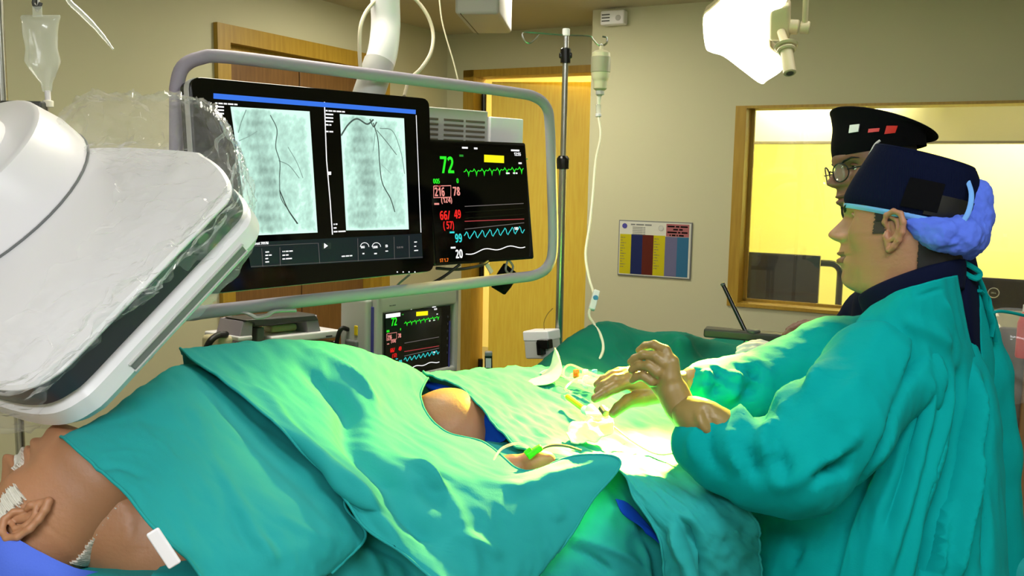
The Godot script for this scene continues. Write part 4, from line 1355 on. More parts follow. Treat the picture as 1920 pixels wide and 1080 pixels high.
	for i in n:
		for j in m - 1: sh.quad(i * m + j, i * m + j + 1, ((i + 1) % n) * m + j + 1, ((i + 1) % n) * m + j)
	var cov := put(self, "sterile_cover", sh, M.clear_film, tf, 180.0)
	tag(cov, "crinkled clear plastic cover wrapped over the white X-ray detector", "plastic cover")

func hanging_bag() -> void:
	var d := 1.95
	var top := at(68, -40, d)
	var pole := at(-1, 60, d)
	var st := thing("drip_stand", "steel drip stand at the left edge behind the X-ray detector", "infusion stand", Transform3D(Basis(), Vector3(pole.x, 0, pole.z)))
	put(st, "pole", rod(Vector3(0, 0.05, 0), Vector3(0, top.y, 0), 0.010, 14), M.steel)
	var l := top - st.position
	put(st, "hook_arm", tube(curve([Vector3(0, l.y - 0.02, 0), Vector3(l.x * 0.5, l.y, l.z * 0.5), l, Vector3(l.x, l.y - 0.06, l.z), Vector3(l.x - 0.004, l.y - 0.065, l.z)], 5), 0.004, 8), M.steel)
	var hk := []
	for p in [[66, -40], [65, -5], [63, 6], [67, 13], [73, 14], [77, 5]]: hk.append(at(p[0], p[1], d) - st.position)
	put(st, "hook", tube(curve(hk, 4), 0.004, 8), M.dark_grey_plastic)
	for k in 4: put(st, "foot", tube([Vector3(0, 0.06, 0), Vector3(cos(k * TAU / 4), 0.1, sin(k * TAU / 4)) * 0.28], 0.012, 8), M.steel)
	put(st, "clamp", rbox(Vector3(0.09, 0.03, 0.03), 0.005, at(45, 203, d) - st.position), M.dark_grey_plastic)
	var tf := facing(at(76, 90, d), at(176, 90, d) - at(76, 90, d), Vector3.UP)
	var o := thing("saline_bag", "clear saline bag hanging from the drip stand hook above the X-ray detector", "infusion bag", tf)
	var sh := Sh.new()
	var rows := [[28, 36, 0.0], [33, 37, 25], [40, 34, 36], [60, 32, 40], [90, 29, 36], [115, 33, 35], [130, 27, 30], [145, 18, 22], [155, 11, 13], [165, 10, 11], [172, 8, 9]]
	var cx := [76, 76, 76, 75, 78, 80, 82, 85, 87, 88, 89]
	var k := d / FOCAL
	for i in rows.size():
		var c := local_on(tf, cx[i], rows[i][0])
		for q in 28:
			var an := TAU * q / 28
			var cs := signf(cos(an)) * pow(absf(cos(an)), 0.8)
			sh.v.append(c + Vector3(cs * rows[i][1] * k, 0, sin(an) * rows[i][2] * k * 0.45 + 0.004 * noise.get_noise_2d(q * 40.0, i * 60.0)))
	for i in rows.size() - 1:
		for q in 28: sh.quad(i * 28 + q, i * 28 + (q + 1) % 28, (i + 1) * 28 + (q + 1) % 28, (i + 1) * 28 + q)
	put(o, "bag", sh, M.bag_film, Transform3D(), 180)
	put(o, "hanger_tab", rbox(Vector3(0.02, 0.022, 0.003), 0.001, local_on(tf, 70, 22)), M.bag_film)
	put(o, "port", rod(local_on(tf, 89, 170), local_on(tf, 90, 190), 0.006), M.white_plastic)
	put(o, "port_collar", rod(local_on(tf, 90, 188), local_on(tf, 90, 201), 0.011), M.white_gauze)
	put(o, "drip_line", tube(curve([local_on(tf, 90, 200), local_on(tf, 92, 260), local_on(tf, 96, 360, 0.03), local_on(tf, 90, 420, 0.03)], 4), 0.0025, 6), M.cream_cable)
	var t := thing("clear_tubing", "loose clear plastic tubing hanging down before the left wall", "tubing")
	put(t, "tubing", tube(curve(ats([[110, -40, 1.7], [128, 0, 1.7], [150, 22, 1.7], [178, 50, 1.7], [198, 74, 1.7], [212, 92, 1.7]]), 5), [0.004, 0.004, 0.005, 0.005, 0.005, 0.005, 0.005, 0.005, 0.005, 0.005, 0.005, 0.005, 0.005, 0.005, 0.005, 0.004, 0.004, 0.004, 0.004, 0.004, 0.003, 0.003, 0.003, 0.002, 0.002, 0.002], 8), M.clear_plastic)

# ---------- heads ----------
# rows: [height, front profile, face plane, back, half width, width of the nose ridge], measured from the ear hole
func track(rows: Array, n: int) -> Array:
	var a := []
	var b := []
	for r in rows:
		a.append(Vector3(r[0], r[1], r[2]))
		b.append(Vector3(r[3], r[4], r[5]))
	a = curve(a, n)
	b = curve(b, n)
	var out := []
	for i in a.size(): out.append([a[i], b[i]])
	return out

func head_point(q: Array, an: float, dents: Array, off := 0.0) -> Vector3:
	var ca := cos(an)
	var sa := sin(an)
	var z: float = q[1].y * signf(sa) * pow(absf(sa), 0.92)
	var x: float
	if ca > 0.0:
		x = q[0].z * pow(ca, 0.72)
		x += maxf(0.0, q[0].y - q[0].z) * exp(-z * z / (q[1].z * q[1].z))
		for d in dents: x += d[3] * exp(-(pow(q[0].x - d[0], 2) + pow(absf(z) - d[1], 2)) / (d[2] * d[2]))
	else:
		x = -q[1].x * pow(-ca, 0.85)
	return Vector3(x, q[0].x, z) + Vector3(ca, 0, sa) * off

func head_sheet(rows: Array, dents: Array, n := 8, sides := 96) -> Sh:
	var t := track(rows, n)
	var sh := Sh.new()
	for q in t:
		for k in sides:
			var an := TAU * k / sides
			if cos(an) > 0.0: an = asin(clampf(sin(an), -1, 1)) * (0.55 + 0.45 * absf(sin(an)))  # closer steps round the nose
			sh.v.append(head_point(q, an, dents))
	for i in t.size() - 1:
		for k in sides: sh.quad(i * sides + k, i * sides + (k + 1) % sides, (i + 1) * sides + (k + 1) % sides, (i + 1) * sides + k)
	for e in [0, t.size() - 1]:
		var c := Vector3()
		for k in sides: c += sh.v[e * sides + k] / sides
		var m := sh.v.size()
		sh.v.append(c)
		for k in sides:
			if e == 0: sh.f.append_array([m, (k + 1) % sides, k])
			else: sh.f.append_array([m, e * sides + k, e * sides + (k + 1) % sides])
	var ctr := 0.0
	for i in range(0, mini(sh.f.size(), 600), 3): ctr += (sh.v[sh.f[i + 1]] - sh.v[sh.f[i]]).cross(sh.v[sh.f[i + 2]] - sh.v[sh.f[i]]).dot(Vector3(sh.v[sh.f[i]].x, 0, sh.v[sh.f[i]].z))
	if ctr < 0.0: return Sh.new().add(sh, Transform3D(Basis().scaled(Vector3(1, 1, -1)), Vector3.ZERO))
	return sh

func head_patch(rows: Array, dents: Array, y0: float, y1: float, a0: float, a1: float, off: float, fray := 0.0) -> Sh:  # a strip lying on the head
	var t := track(rows, 8)
	var sh := Sh.new()
	var used := []
	for q in t:
		if q[0].x >= y0 and q[0].x <= y1: used.append(q)
	var n := 14
	for lay in 2:
		for q in used:
			for k in n + 1:
				var fr := fray * noise.get_noise_2d(q[0].x * 3000.0, a0 * 100.0)
				sh.v.append(head_point(q, lerpf(a0 - fr, a1 + fr, float(k) / n), dents, off if lay == 0 else -0.002))
	var w := n + 1
	var h := used.size()
	var o := w * h
	for i in h - 1:
		for k in n:
			var q := i * w + k
			sh.quad(q, q + 1, q + w + 1, q + w)
			sh.quad(o + q, o + q + w, o + q + w + 1, o + q + 1)
	for i in h - 1:
		for k in [0, n]:
			var q: int = i * w + k
			sh.quad(q, q + w, o + q + w, o + q)
	for k in n:
		for i in [0, h - 1]:
			var q: int = i * w + k
			sh.quad(q, o + q, o + q + 1, q + 1)
	return sh

func ear_sheet(side: float, w: float, size := 1.0) -> Sh:
	var b := []
	var P := func(x: float, y: float, z: float) -> Vector3: return Vector3(x * size, y * size, side * (w + z))
	var add := func(list: Array, ra: float, rb: float) -> void:
		for i in list.size() - 1: b.append([list[i], list[i + 1], lerpf(ra, rb, float(i) / list.size()) * size, lerpf(ra, rb, (i + 1.0) / list.size()) * size])
	add.call([P.call(0.008, 0.004, -0.002), P.call(0.013, 0.016, 0.004), P.call(0.009, 0.027, 0.009), P.call(-0.003, 0.033, 0.013), P.call(-0.015, 0.028, 0.016), P.call(-0.020, 0.014, 0.017), P.call(-0.018, -0.002, 0.015), P.call(-0.012, -0.014, 0.011), P.call(-0.004, -0.024, 0.007), P.call(0.004, -0.030, 0.004)], 0.0038, 0.0055)
	add.call([P.call(0.003, 0.024, 0.004), P.call(-0.008, 0.018, 0.010), P.call(-0.011, 0.004, 0.011), P.call(-0.006, -0.009, 0.009), P.call(0.003, -0.014, 0.006)], 0.0032, 0.004)
	add.call([P.call(0.009, -0.002, 0.003), P.call(0.010, -0.008, 0.004), P.call(0.007, -0.018, 0.002), P.call(0.005, -0.028, 0.001)], 0.0045, 0.006)
	add.call([P.call(0.004, 0.018, -0.004), P.call(-0.004, 0.0, -0.002), P.call(0.0, -0.014, -0.004)], 0.007, 0.008)
	add.call([P.call(-0.014, 0.022, 0.010), P.call(-0.016, 0.006, 0.010), P.call(-0.008, -0.014, 0.006)], 0.003, 0.003)
	return body(b, 0.003, 0.0014)

func rings_sheet(rings: Array, n := 64, per := 5, wr := 0.0, wf := 40.0) -> Sh:  # rings: [centre x, centre y, rise over length, half length, half width]
	var a := []
	var b := []
	for r in rings:
		a.append(Vector3(r[0], r[1], r[2]))
		b.append(Vector3(r[3], r[4], 0))
	a = curve(a, per)
	b = curve(b, per)
	var sh := Sh.new()
	for i in a.size():
		for k in n:
			var an := TAU * k / n
			var p := Vector3(a[i].x + b[i].x * cos(an), a[i].y + a[i].z * b[i].x * cos(an), b[i].y * sin(an))
			sh.v.append(p + Vector3(cos(an), 0.3, sin(an)) * wr * noise.get_noise_3dv(p * wf * 10.0))
	for i in a.size() - 1:
		for k in n: sh.quad(i * n + k, (i + 1) * n + k, (i + 1) * n + (k + 1) % n, i * n + (k + 1) % n)
	for e in [0, a.size() - 1]:
		if b[e].x > 0.04 and e == 0: continue
		var m := sh.v.size()
		sh.v.append(Vector3(a[e].x, a[e].y, 0))
		for k in n:
			if e > 0: sh.f.append_array([m, e * n + (k + 1) % n, e * n + k])
	return sh

func ring_strip(rings: Array, lev0: float, lev1: float, a0: float, a1: float, off: float) -> Sh:
	var sh := Sh.new()
	var n := 20
	for lay in 2:
		for i in 5:
			var l := lerpf(lev0, lev1, i / 4.0)
			var r0: Array = rings[int(l)]
			var r1: Array = rings[mini(int(l) + 1, rings.size() - 1)]
			var f := l - int(l)
			for k in n + 1:
				var an := lerpf(a0, a1, float(k) / n)
				var hl := lerpf(r0[3], r1[3], f) + (off if lay == 0 else -0.001)
				var hw := lerpf(r0[4], r1[4], f) + (off if lay == 0 else -0.001)
				sh.v.append(Vector3(lerpf(r0[0], r1[0], f) + hl * cos(an), lerpf(r0[1], r1[1], f) + lerpf(r0[2], r1[2], f) * hl * cos(an), hw * sin(an)))
	var w := n + 1
	var o := w * 5
	for i in 4:
		for k in n:
			var q := i * w + k
			sh.quad(q, q + w, q + w + 1, q + 1)
			sh.quad(o + q, o + q + 1, o + q + w + 1, o + q + w)
	for k in n:
		for i in [0, 4]:
			var q: int = i * w + k
			sh.quad(q, q + 1, o + q + 1, o + q)
	for i in 4:
		for k in [0, n]:
			var q: int = i * w + k
			sh.quad(q, o + q, o + q + w, q + w)
	return sh

func face_rows(neck: bool) -> Array:
	var r := [[-0.105, 0.052, 0.046, 0.080, 0.054, 0.03], [-0.097, 0.078, 0.060, 0.080, 0.057, 0.03], [-0.086, 0.097, 0.071, 0.081, 0.060, 0.027], [-0.072, 0.103, 0.077, 0.082, 0.062, 0.024], [-0.057, 0.101, 0.081, 0.084, 0.065, 0.026], [-0.047, 0.110, 0.0825, 0.0855, 0.0665, 0.024], [-0.041, 0.111, 0.0834, 0.0864, 0.0674, 0.022], [-0.036, 0.104, 0.0842, 0.0871, 0.0681, 0.022], [-0.031, 0.111, 0.0849, 0.0878, 0.0688, 0.022], [-0.023, 0.108, 0.0861, 0.0886, 0.0699, 0.020], [-0.012, 0.107, 0.087, 0.089, 0.071, 0.014], [-0.006, 0.119, 0.087, 0.090, 0.071, 0.0135], [0.001, 0.128, 0.087, 0.090, 0.072, 0.0125], [0.008, 0.127, 0.087, 0.091, 0.072, 0.011], [0.020, 0.115, 0.087, 0.088, 0.073, 0.010], [0.034, 0.103, 0.087, 0.086, 0.074, 0.012], [0.046, 0.103, 0.088, 0.084, 0.075, 0.03], [0.065, 0.098, 0.084, 0.084, 0.072, 0.05], [0.10, 0.072, 0.066, 0.074, 0.062, 0.05], [0.12, 0.048, 0.045, 0.056, 0.048, 0.05], [0.13, 0.015, 0.015, 0.03, 0.022, 0.05]]
	if neck: return [[-0.20, 0.015, 0.015, 0.062, 0.048, 0.03], [-0.16, 0.022, 0.022, 0.070, 0.054, 0.03], [-0.13, 0.026, 0.026, 0.076, 0.057, 0.03], [-0.114, 0.034, 0.032, 0.080, 0.057, 0.03]] + r
	return [[-0.118, 0.02, 0.02, 0.06, 0.04, 0.03]] + r

var dents := [[0.031, 0.032, 0.014, -0.013], [0.046, 0.030, 0.012, 0.004], [-0.004, 0.0155, 0.008, 0.009], [0.002, 0.05, 0.022, 0.006], [-0.03, 0.045, 0.02, -0.004]]

func eyes(o: Node, tf: Transform3D, lid: Material) -> void:
	for s in [-1, 1]:
		var e := put(o, "eye", Sh.new().add(lathe([[0.0, -0.0115], [0.006, -0.0098], [0.010, -0.0055], [0.0115, 0.0], [0.010, 0.0055], [0.006, 0.0098], [0.0, 0.0115]], 18)), M.white_plastic, tf * Transform3D(Basis(), Vector3(0.064, 0.030, s * 0.031)), 180)
		put(e, "iris", Sh.new().add(lathe([[0.0, 0.0118], [0.004, 0.0112], [0.0055, 0.0102]], 14), Transform3D(Basis(Vector3.BACK, -PI / 2), Vector3.ZERO)), M.hair_black)
		put(e, "eyelid", tube(curve([Vector3(0.001, -0.001, -0.0155), Vector3(0.010, 0.0045, -0.008), Vector3(0.0125, 0.006, 0), Vector3(0.010, 0.0045, 0.008), Vector3(0.001, -0.001, 0.0155)], 4), 0.0028, 8), lid)

func brow_line(rows: Array, s: float) -> Array:
	var t := track(rows, 8)
	var out := []
	for k in 7:
		var y := 0.041 + 0.010 * sin(k / 6.0 * PI * 0.75)
		var best = t[0]
		for q in t:
			if absf(q[0].x - y) < absf(best[0].x - y): best = q
		out.append(head_point(best, s * lerpf(0.16, 0.80, k / 6.0), dents, 0.0005))
	return out

func brows(o: Node, tf: Transform3D, rows: Array, m: Material) -> void:
	for s in [-1.0, 1.0]: put(o, "eyebrow", tube(brow_line(rows, s), [0.001, 0.003, 0.0036, 0.0036, 0.003, 0.002, 0.001], 8, false, 0.7), m, tf, 180)

# ---------- the patient ----------
func patient() -> void:
	var fwd := eye.basis * Vector3(-0.75, 0.63, -0.20)
	var crown := eye.basis * Vector3(-0.63, -0.75, 0.06)
	var z := fwd.cross(crown).normalized()
	crown = z.cross(fwd).normalized()
	var tf := Transform3D(Basis(fwd.normalized(), crown, z), at(115, 960, 1.33))
	var o := thing("person", "old man with brown skin and white hair lying under teal drapes, head at the left", "person")
	var rows := face_rows(false)
	var sh := head_sheet(rows, dents)
	for s in [-1.0, 1.0]: sh.add(ear_sheet(s, 0.072, 1.12), Transform3D(Basis(Vector3.BACK, deg_to_rad(-22)), Vector3.ZERO))
	var all := Sh.new().add(sh, tf)
	# neck, chest, belly and legs as one body under the cloth
	var bones := chain([[130, 925, 1.37, 0.060], [200, 955, 1.355, 0.058], [265, 980, 1.35, 0.057], [330, 1010, 1.35, 0.054]])
	bones += chain([[140, 915, 1.36, 0.035], [220, 945, 1.37, 0.03], [300, 1000, 1.37, 0.03]])
	bones += chain([[150, 985, 1.37, 0.054], [290, 1020, 1.35, 0.054], [330, 1050, 1.34, 0.05], [420, 1085, 1.38, 0.05]])
	bones += chain([[330, 990, 1.45, 0.07], [470, 900, 1.72, 0.08], [640, 880, 1.84, 0.10], [760, 870, 1.90, 0.11], [842, 816, 1.87, 0.085], [862, 826, 1.87, 0.078]])
	bones += chain([[900, 860, 1.95, 0.06], [1080, 830, 2.15, 0.05], [1180, 800, 2.4, 0.04]])
	all.add(body(bones, 0.05, 0.008, [fold([[178, 900, 1.25], [198, 950, 1.25], [190, 1010, 1.25]], 0.012, -0.0016), fold([[215, 925, 1.25], [240, 970, 1.25], [236, 1030, 1.25]], 0.012, 0.0022), fold([[255, 970, 1.25], [270, 1010, 1.25], [262, 1045, 1.25]], 0.012, -0.0018)]))
	put(o, "body", all, M.skin_patient, Transform3D(), 180)
	eyes(o, tf, M.skin_patient)
	for s in [-1.0, 1.0]:
		put(o, "hair", head_patch(rows, dents, -0.012, 0.075, s * 1.12, s * 1.42, 0.004, 0.12), M.hair_white, tf, 60)
		put(o, "hair", head_patch(rows, dents, -0.085, 0.02, s * 2.62, s * 3.2, 0.004, 0.10), M.hair_white, tf, 60)
	put(o, "moustache", head_patch(rows, dents, -0.026, -0.010, -0.5, 0.5, 0.006, 0.1), M.hair_white, tf, 60)
	var capm := [[-0.030, 0.022, 0.25, 0.105, 0.090], [-0.032, 0.050, 0.25, 0.115, 0.098], [-0.030, 0.10, 0.2, 0.112, 0.092], [-0.025, 0.145, 0.1, 0.085, 0.07], [-0.02, 0.165, 0.0, 0.03, 0.02]]
	put(o, "surgical_cap", rings_sheet(capm, 72, 7, 0.007, 6.0), M.blue_nonwoven, tf, 180)
	put(o, "chest_tag", rbox(Vector3(0.017, 0.052, 0.006), 0.0028), M.white_plastic, facing(at(307, 1028, 1.10), eye.basis * Vector3(0.85, 0.5, -0.1), eye.basis * Vector3(0.42, 0.9, 0.0)))
	# the hand at the small opening of the drape
	var arm := chain([[900, 905, 1.63, 0.026], [955, 880, 1.61, 0.021], [1005, 866, 1.60, 0.018], [1028, 862, 1.60, 0.013]])
	put(o, "forearm", body(arm, 0.02, 0.004), M.skin_hand, Transform3D(), 180)
	# what he lies on
	var tb := Transform3D(Basis(Vector3.UP, atan2(0.548, 0.836)), Vector3(-0.01, 0, -1.66))
	var t := thing("operating_table", "narrow operating table hidden under the teal drapes and the patient", "table", tb)
	put(t, "table_top", rbox(Vector3(1.65, 0.03, 0.42), 0.01, Vector3(-0.13, 0.90, 0)), M.light_plastic)
	put(t, "pedestal", rbox(Vector3(0.5, 0.86, 0.30), 0.04, Vector3(-0.1, 0.46, 0)), M.light_plastic)
	put(t, "foot", rbox(Vector3(0.9, 0.06, 0.4), 0.02, Vector3(-0.1, 0.03, 0)), M.grey_plastic)
	var mt_ := thing("table_mattress", "teal covered mattress on the operating table under the patient's head and neck", "mattress", tb)
	put(mt_, "cover", rbox(Vector3(1.6, 0.07, 0.42), 0.03, Vector3(-0.13, 0.952, 0)), M.drape)
	var pw := put(self, "pillow", body([[at(-40, 1110, 1.32), at(90, 1135, 1.30), 0.055, 0.05], [at(-40, 1080, 1.44), at(90, 1100, 1.42), 0.05, 0.05]], 0.05, 0.008, [], 0.004, 3.0), M.blue_nonwoven, Transform3D(), 180)
	tag(pw, "blue covered pillow under the patient's head in the lower left corner", "pillow")
	var ns := put(self, "neck_sheet", cloth([ats([[90, 1050, 1.350], [180, 1050, 1.350], [280, 1055, 1.330], [360, 1060, 1.290]]), ats([[80, 1072, 1.290], [180, 1066, 1.290], [280, 1070, 1.270], [360, 1075, 1.250]]), ats([[70, 1100, 1.230], [180, 1095, 1.230], [280, 1100, 1.210], [360, 1100, 1.190]]), ats([[60, 1200, 1.190], [180, 1200, 1.190], [280, 1200, 1.170], [360, 1200, 1.150]])], 8, 8, [], 0.004, 3.0), M.drape, Transform3D(), 180)
	tag(ns, "teal sheet spread on the table below the patient's neck", "drape")

func drape(called: String, label: String, rows: Array, folds: Array, m: Material, su := 14, sv := 12, rough := 0.005, freq := 6.0, run := Vector3(0.6, -0.3, 0.64)) -> void:
	var r := []
	for q in rows: r.append(ats(q))
	var sh := cloth(r, su, sv, folds, rough, freq, 0.0025, run)
	var o := put(self, called, sh, m, Transform3D(), 180)
	if called in ["body_drape", "chest_drape", "leg_drape"]:  # sewn hems
		var n: int = (rows[0].size() - 1) * su + 1
		var k: int = (rows.size() - 1) * sv + 1
		for i in [0, n - 1]:
			var edge := []
			for j in range(sv, k): edge.append(sh.v[i * k + j])
			put(o, "hem", tube(edge, 0.0022, 8), m, Transform3D(), 180)
	tag(o, label, "drape", "teal surgical drapes over the patient" if m != M.blue_sheet else "")

func drapes() -> void:
	# main sheet over the body with the scalloped right edge that leaves the belly open
	drape("body_drape", "large teal drape over the patient's belly, its hem crossing the chest sheet", [
		[[345, 700, 1.75], [420, 700, 1.85], [500, 700, 1.95], [600, 705, 2.0], [690, 715, 2.05], [770, 735, 2.1], [812, 745, 2.1]],
		[[342, 664, 1.66], [415, 654, 1.74], [500, 646, 1.83], [600, 650, 1.88], [685, 664, 1.93], [758, 689, 1.97], [806, 716, 1.97]],
		[[340, 658, 1.60], [412, 650, 1.67], [500, 641, 1.74], [600, 646, 1.79], [685, 660, 1.84], [752, 686, 1.89], [799, 714, 1.90]],
		[[368, 680, 1.55], [440, 700, 1.58], [520, 700, 1.63], [600, 712, 1.67], [680, 716, 1.72], [742, 732, 1.78], [789, 750, 1.81]],
		[[420, 718, 1.50], [500, 758, 1.50], [570, 770, 1.53], [640, 780, 1.57], [710, 785, 1.62], [765, 792, 1.67], [828, 806, 1.71]],
		[[486, 772, 1.45], [560, 815, 1.43], [620, 832, 1.45], [690, 838, 1.49], [760, 840, 1.54], [835, 842, 1.58], [912, 834, 1.65]],
		[[545, 822, 1.41], [625, 872, 1.37], [690, 886, 1.39], [760, 886, 1.42], [840, 885, 1.47], [915, 888, 1.50], [985, 884, 1.54]],
		[[604, 878, 1.37], [660, 925, 1.33], [730, 936, 1.36], [810, 930, 1.41], [900, 920, 1.445], [1000, 892, 1.50], [1075, 855, 1.54]],
		[[650, 945, 1.33], [700, 965, 1.325], [770, 970, 1.345], [840, 965, 1.385], [930, 945, 1.43], [1030, 915, 1.49], [1163, 866, 1.51]],
		[[690, 996, 1.31], [740, 1005, 1.31], [800, 1010, 1.33], [870, 1000, 1.37], [950, 985, 1.415], [1040, 955, 1.465], [1108, 941, 1.48]],
		[[780, 1058, 1.295], [820, 1070, 1.30], [880, 1066, 1.345], [940, 1050, 1.385], [1000, 1035, 1.42], [1040, 1015, 1.445], [1072, 1000, 1.46]],
		[[830, 1110, 1.285], [870, 1120, 1.30], [910, 1120, 1.335], [950, 1112, 1.37], [985, 1100, 1.40], [1010, 1080, 1.42], [1042, 1034, 1.45]]], [
		fold([[352, 664, 1.58], [420, 712, 1.52], [480, 760, 1.48], [545, 820, 1.42], [610, 878, 1.38], [680, 985, 1.31], [770, 1052, 1.28]], 0.012, 0.007),
		fold([[400, 680, 1.58], [498, 724, 1.56], [545, 789, 1.52], [621, 865, 1.46], [703, 953, 1.35], [756, 1029, 1.3]], 0.018, 0.016),
		fold([[560, 665, 1.78], [650, 748, 1.6], [662, 812, 1.55], [732, 883, 1.45], [791, 970, 1.34], [850, 1017, 1.3]], 0.034, -0.024),
		fold([[575, 648, 1.80], [621, 656, 1.80], [703, 736, 1.7], [756, 842, 1.55], [844, 924, 1.42], [867, 965, 1.34], [880, 1000, 1.3]], 0.016, 0.020),
		fold([[640, 658, 1.83], [700, 690, 1.78], [740, 735, 1.76]], 0.010, 0.007),
		fold([[700, 672, 1.86], [740, 700, 1.83], [775, 740, 1.80]], 0.012, -0.007),
		fold([[450, 660, 1.7], [520, 690, 1.66], [580, 745, 1.6]], 0.016, -0.008),
		fold([[780, 850, 1.55], [850, 900, 1.45], [900, 940, 1.40]], 0.014, -0.008),
		fold([[879, 994, 1.33], [915, 1020, 1.32], [949, 1041, 1.31]], 0.016, 0.016),
		fold([[700, 900, 1.4], [770, 940, 1.37], [820, 985, 1.33]], 0.018, -0.010),
		fold([[860, 990, 1.33], [890, 1030, 1.30], [900, 1080, 1.27]], 0.014, 0.014),
		fold([[930, 895, 1.46], [990, 905, 1.47], [1050, 880, 1.5], [1140, 868, 1.5]], 0.02, 0.006),
		fold([[1000, 900, 1.47], [1040, 940, 1.44], [1050, 980, 1.42]], 0.02, 0.006),
		fold([[790, 800, 1.7], [840, 830, 1.62], [900, 850, 1.6], [980, 890, 1.53]], 0.012, 0.006)],
		M.drape, 14, 10)
	# the chest sheet that runs from the neck under the main sheet
	drape("chest_drape", "teal drape over the patient's chest with its hem along his neck", [
		[[112, 850, 1.42], [230, 780, 1.52], [340, 710, 1.66], [440, 700, 1.78], [600, 760, 1.74]],
		[[113, 818, 1.31], [212, 768, 1.40], [328, 690, 1.545], [425, 712, 1.58], [600, 800, 1.58]],
		[[132, 832, 1.25], [238, 812, 1.31], [340, 770, 1.40], [440, 790, 1.44], [620, 850, 1.50]],
		[[175, 870, 1.22], [265, 855, 1.27], [360, 840, 1.32], [450, 850, 1.36], [640, 880, 1.43]],
		[[228, 922, 1.19], [305, 910, 1.225], [385, 900, 1.265], [490, 905, 1.305], [660, 915, 1.40]],
		[[285, 988, 1.165], [362, 980, 1.20], [440, 970, 1.225], [540, 960, 1.26], [645, 950, 1.35]],
		[[345, 1045, 1.15], [412, 1045, 1.17], [490, 1040, 1.19], [585, 1025, 1.235], [686, 1005, 1.33]],
		[[392, 1100, 1.14], [450, 1105, 1.16], [520, 1100, 1.18], [580, 1088, 1.21], [622, 1076, 1.26]]], [
		fold([[145, 840, 1.25], [200, 893, 1.19], [260, 955, 1.14], [320, 1022, 1.10], [390, 1090, 1.07]], 0.007, 0.005),
		fold([[345, 690, 1.55], [385, 790, 1.38], [430, 890, 1.27], [480, 980, 1.2], [520, 1060, 1.16]], 0.014, 0.014),
		fold([[335, 700, 1.5], [358, 780, 1.4], [404, 870, 1.30], [440, 960, 1.21], [480, 1040, 1.16]], 0.012, -0.016),
		fold([[360, 690, 1.56], [430, 790, 1.43], [500, 850, 1.39], [580, 930, 1.3]], 0.014, 0.012),
		fold([[400, 720, 1.54], [470, 810, 1.43], [540, 870, 1.38], [620, 930, 1.31]], 0.014, -0.012),
		fold([[180, 845, 1.26], [240, 838, 1.29], [300, 845, 1.28]], 0.010, 0.006),
		fold([[175, 870, 1.22], [230, 868, 1.24], [270, 885, 1.22]], 0.012, -0.006),
		fold([[240, 930, 1.17], [290, 1000, 1.13], [340, 1060, 1.09]], 0.012, -0.003),
		fold([[520, 950, 1.25], [580, 985, 1.24], [630, 1010, 1.21]], 0.014, 0.006)], M.drape, 18, 12)
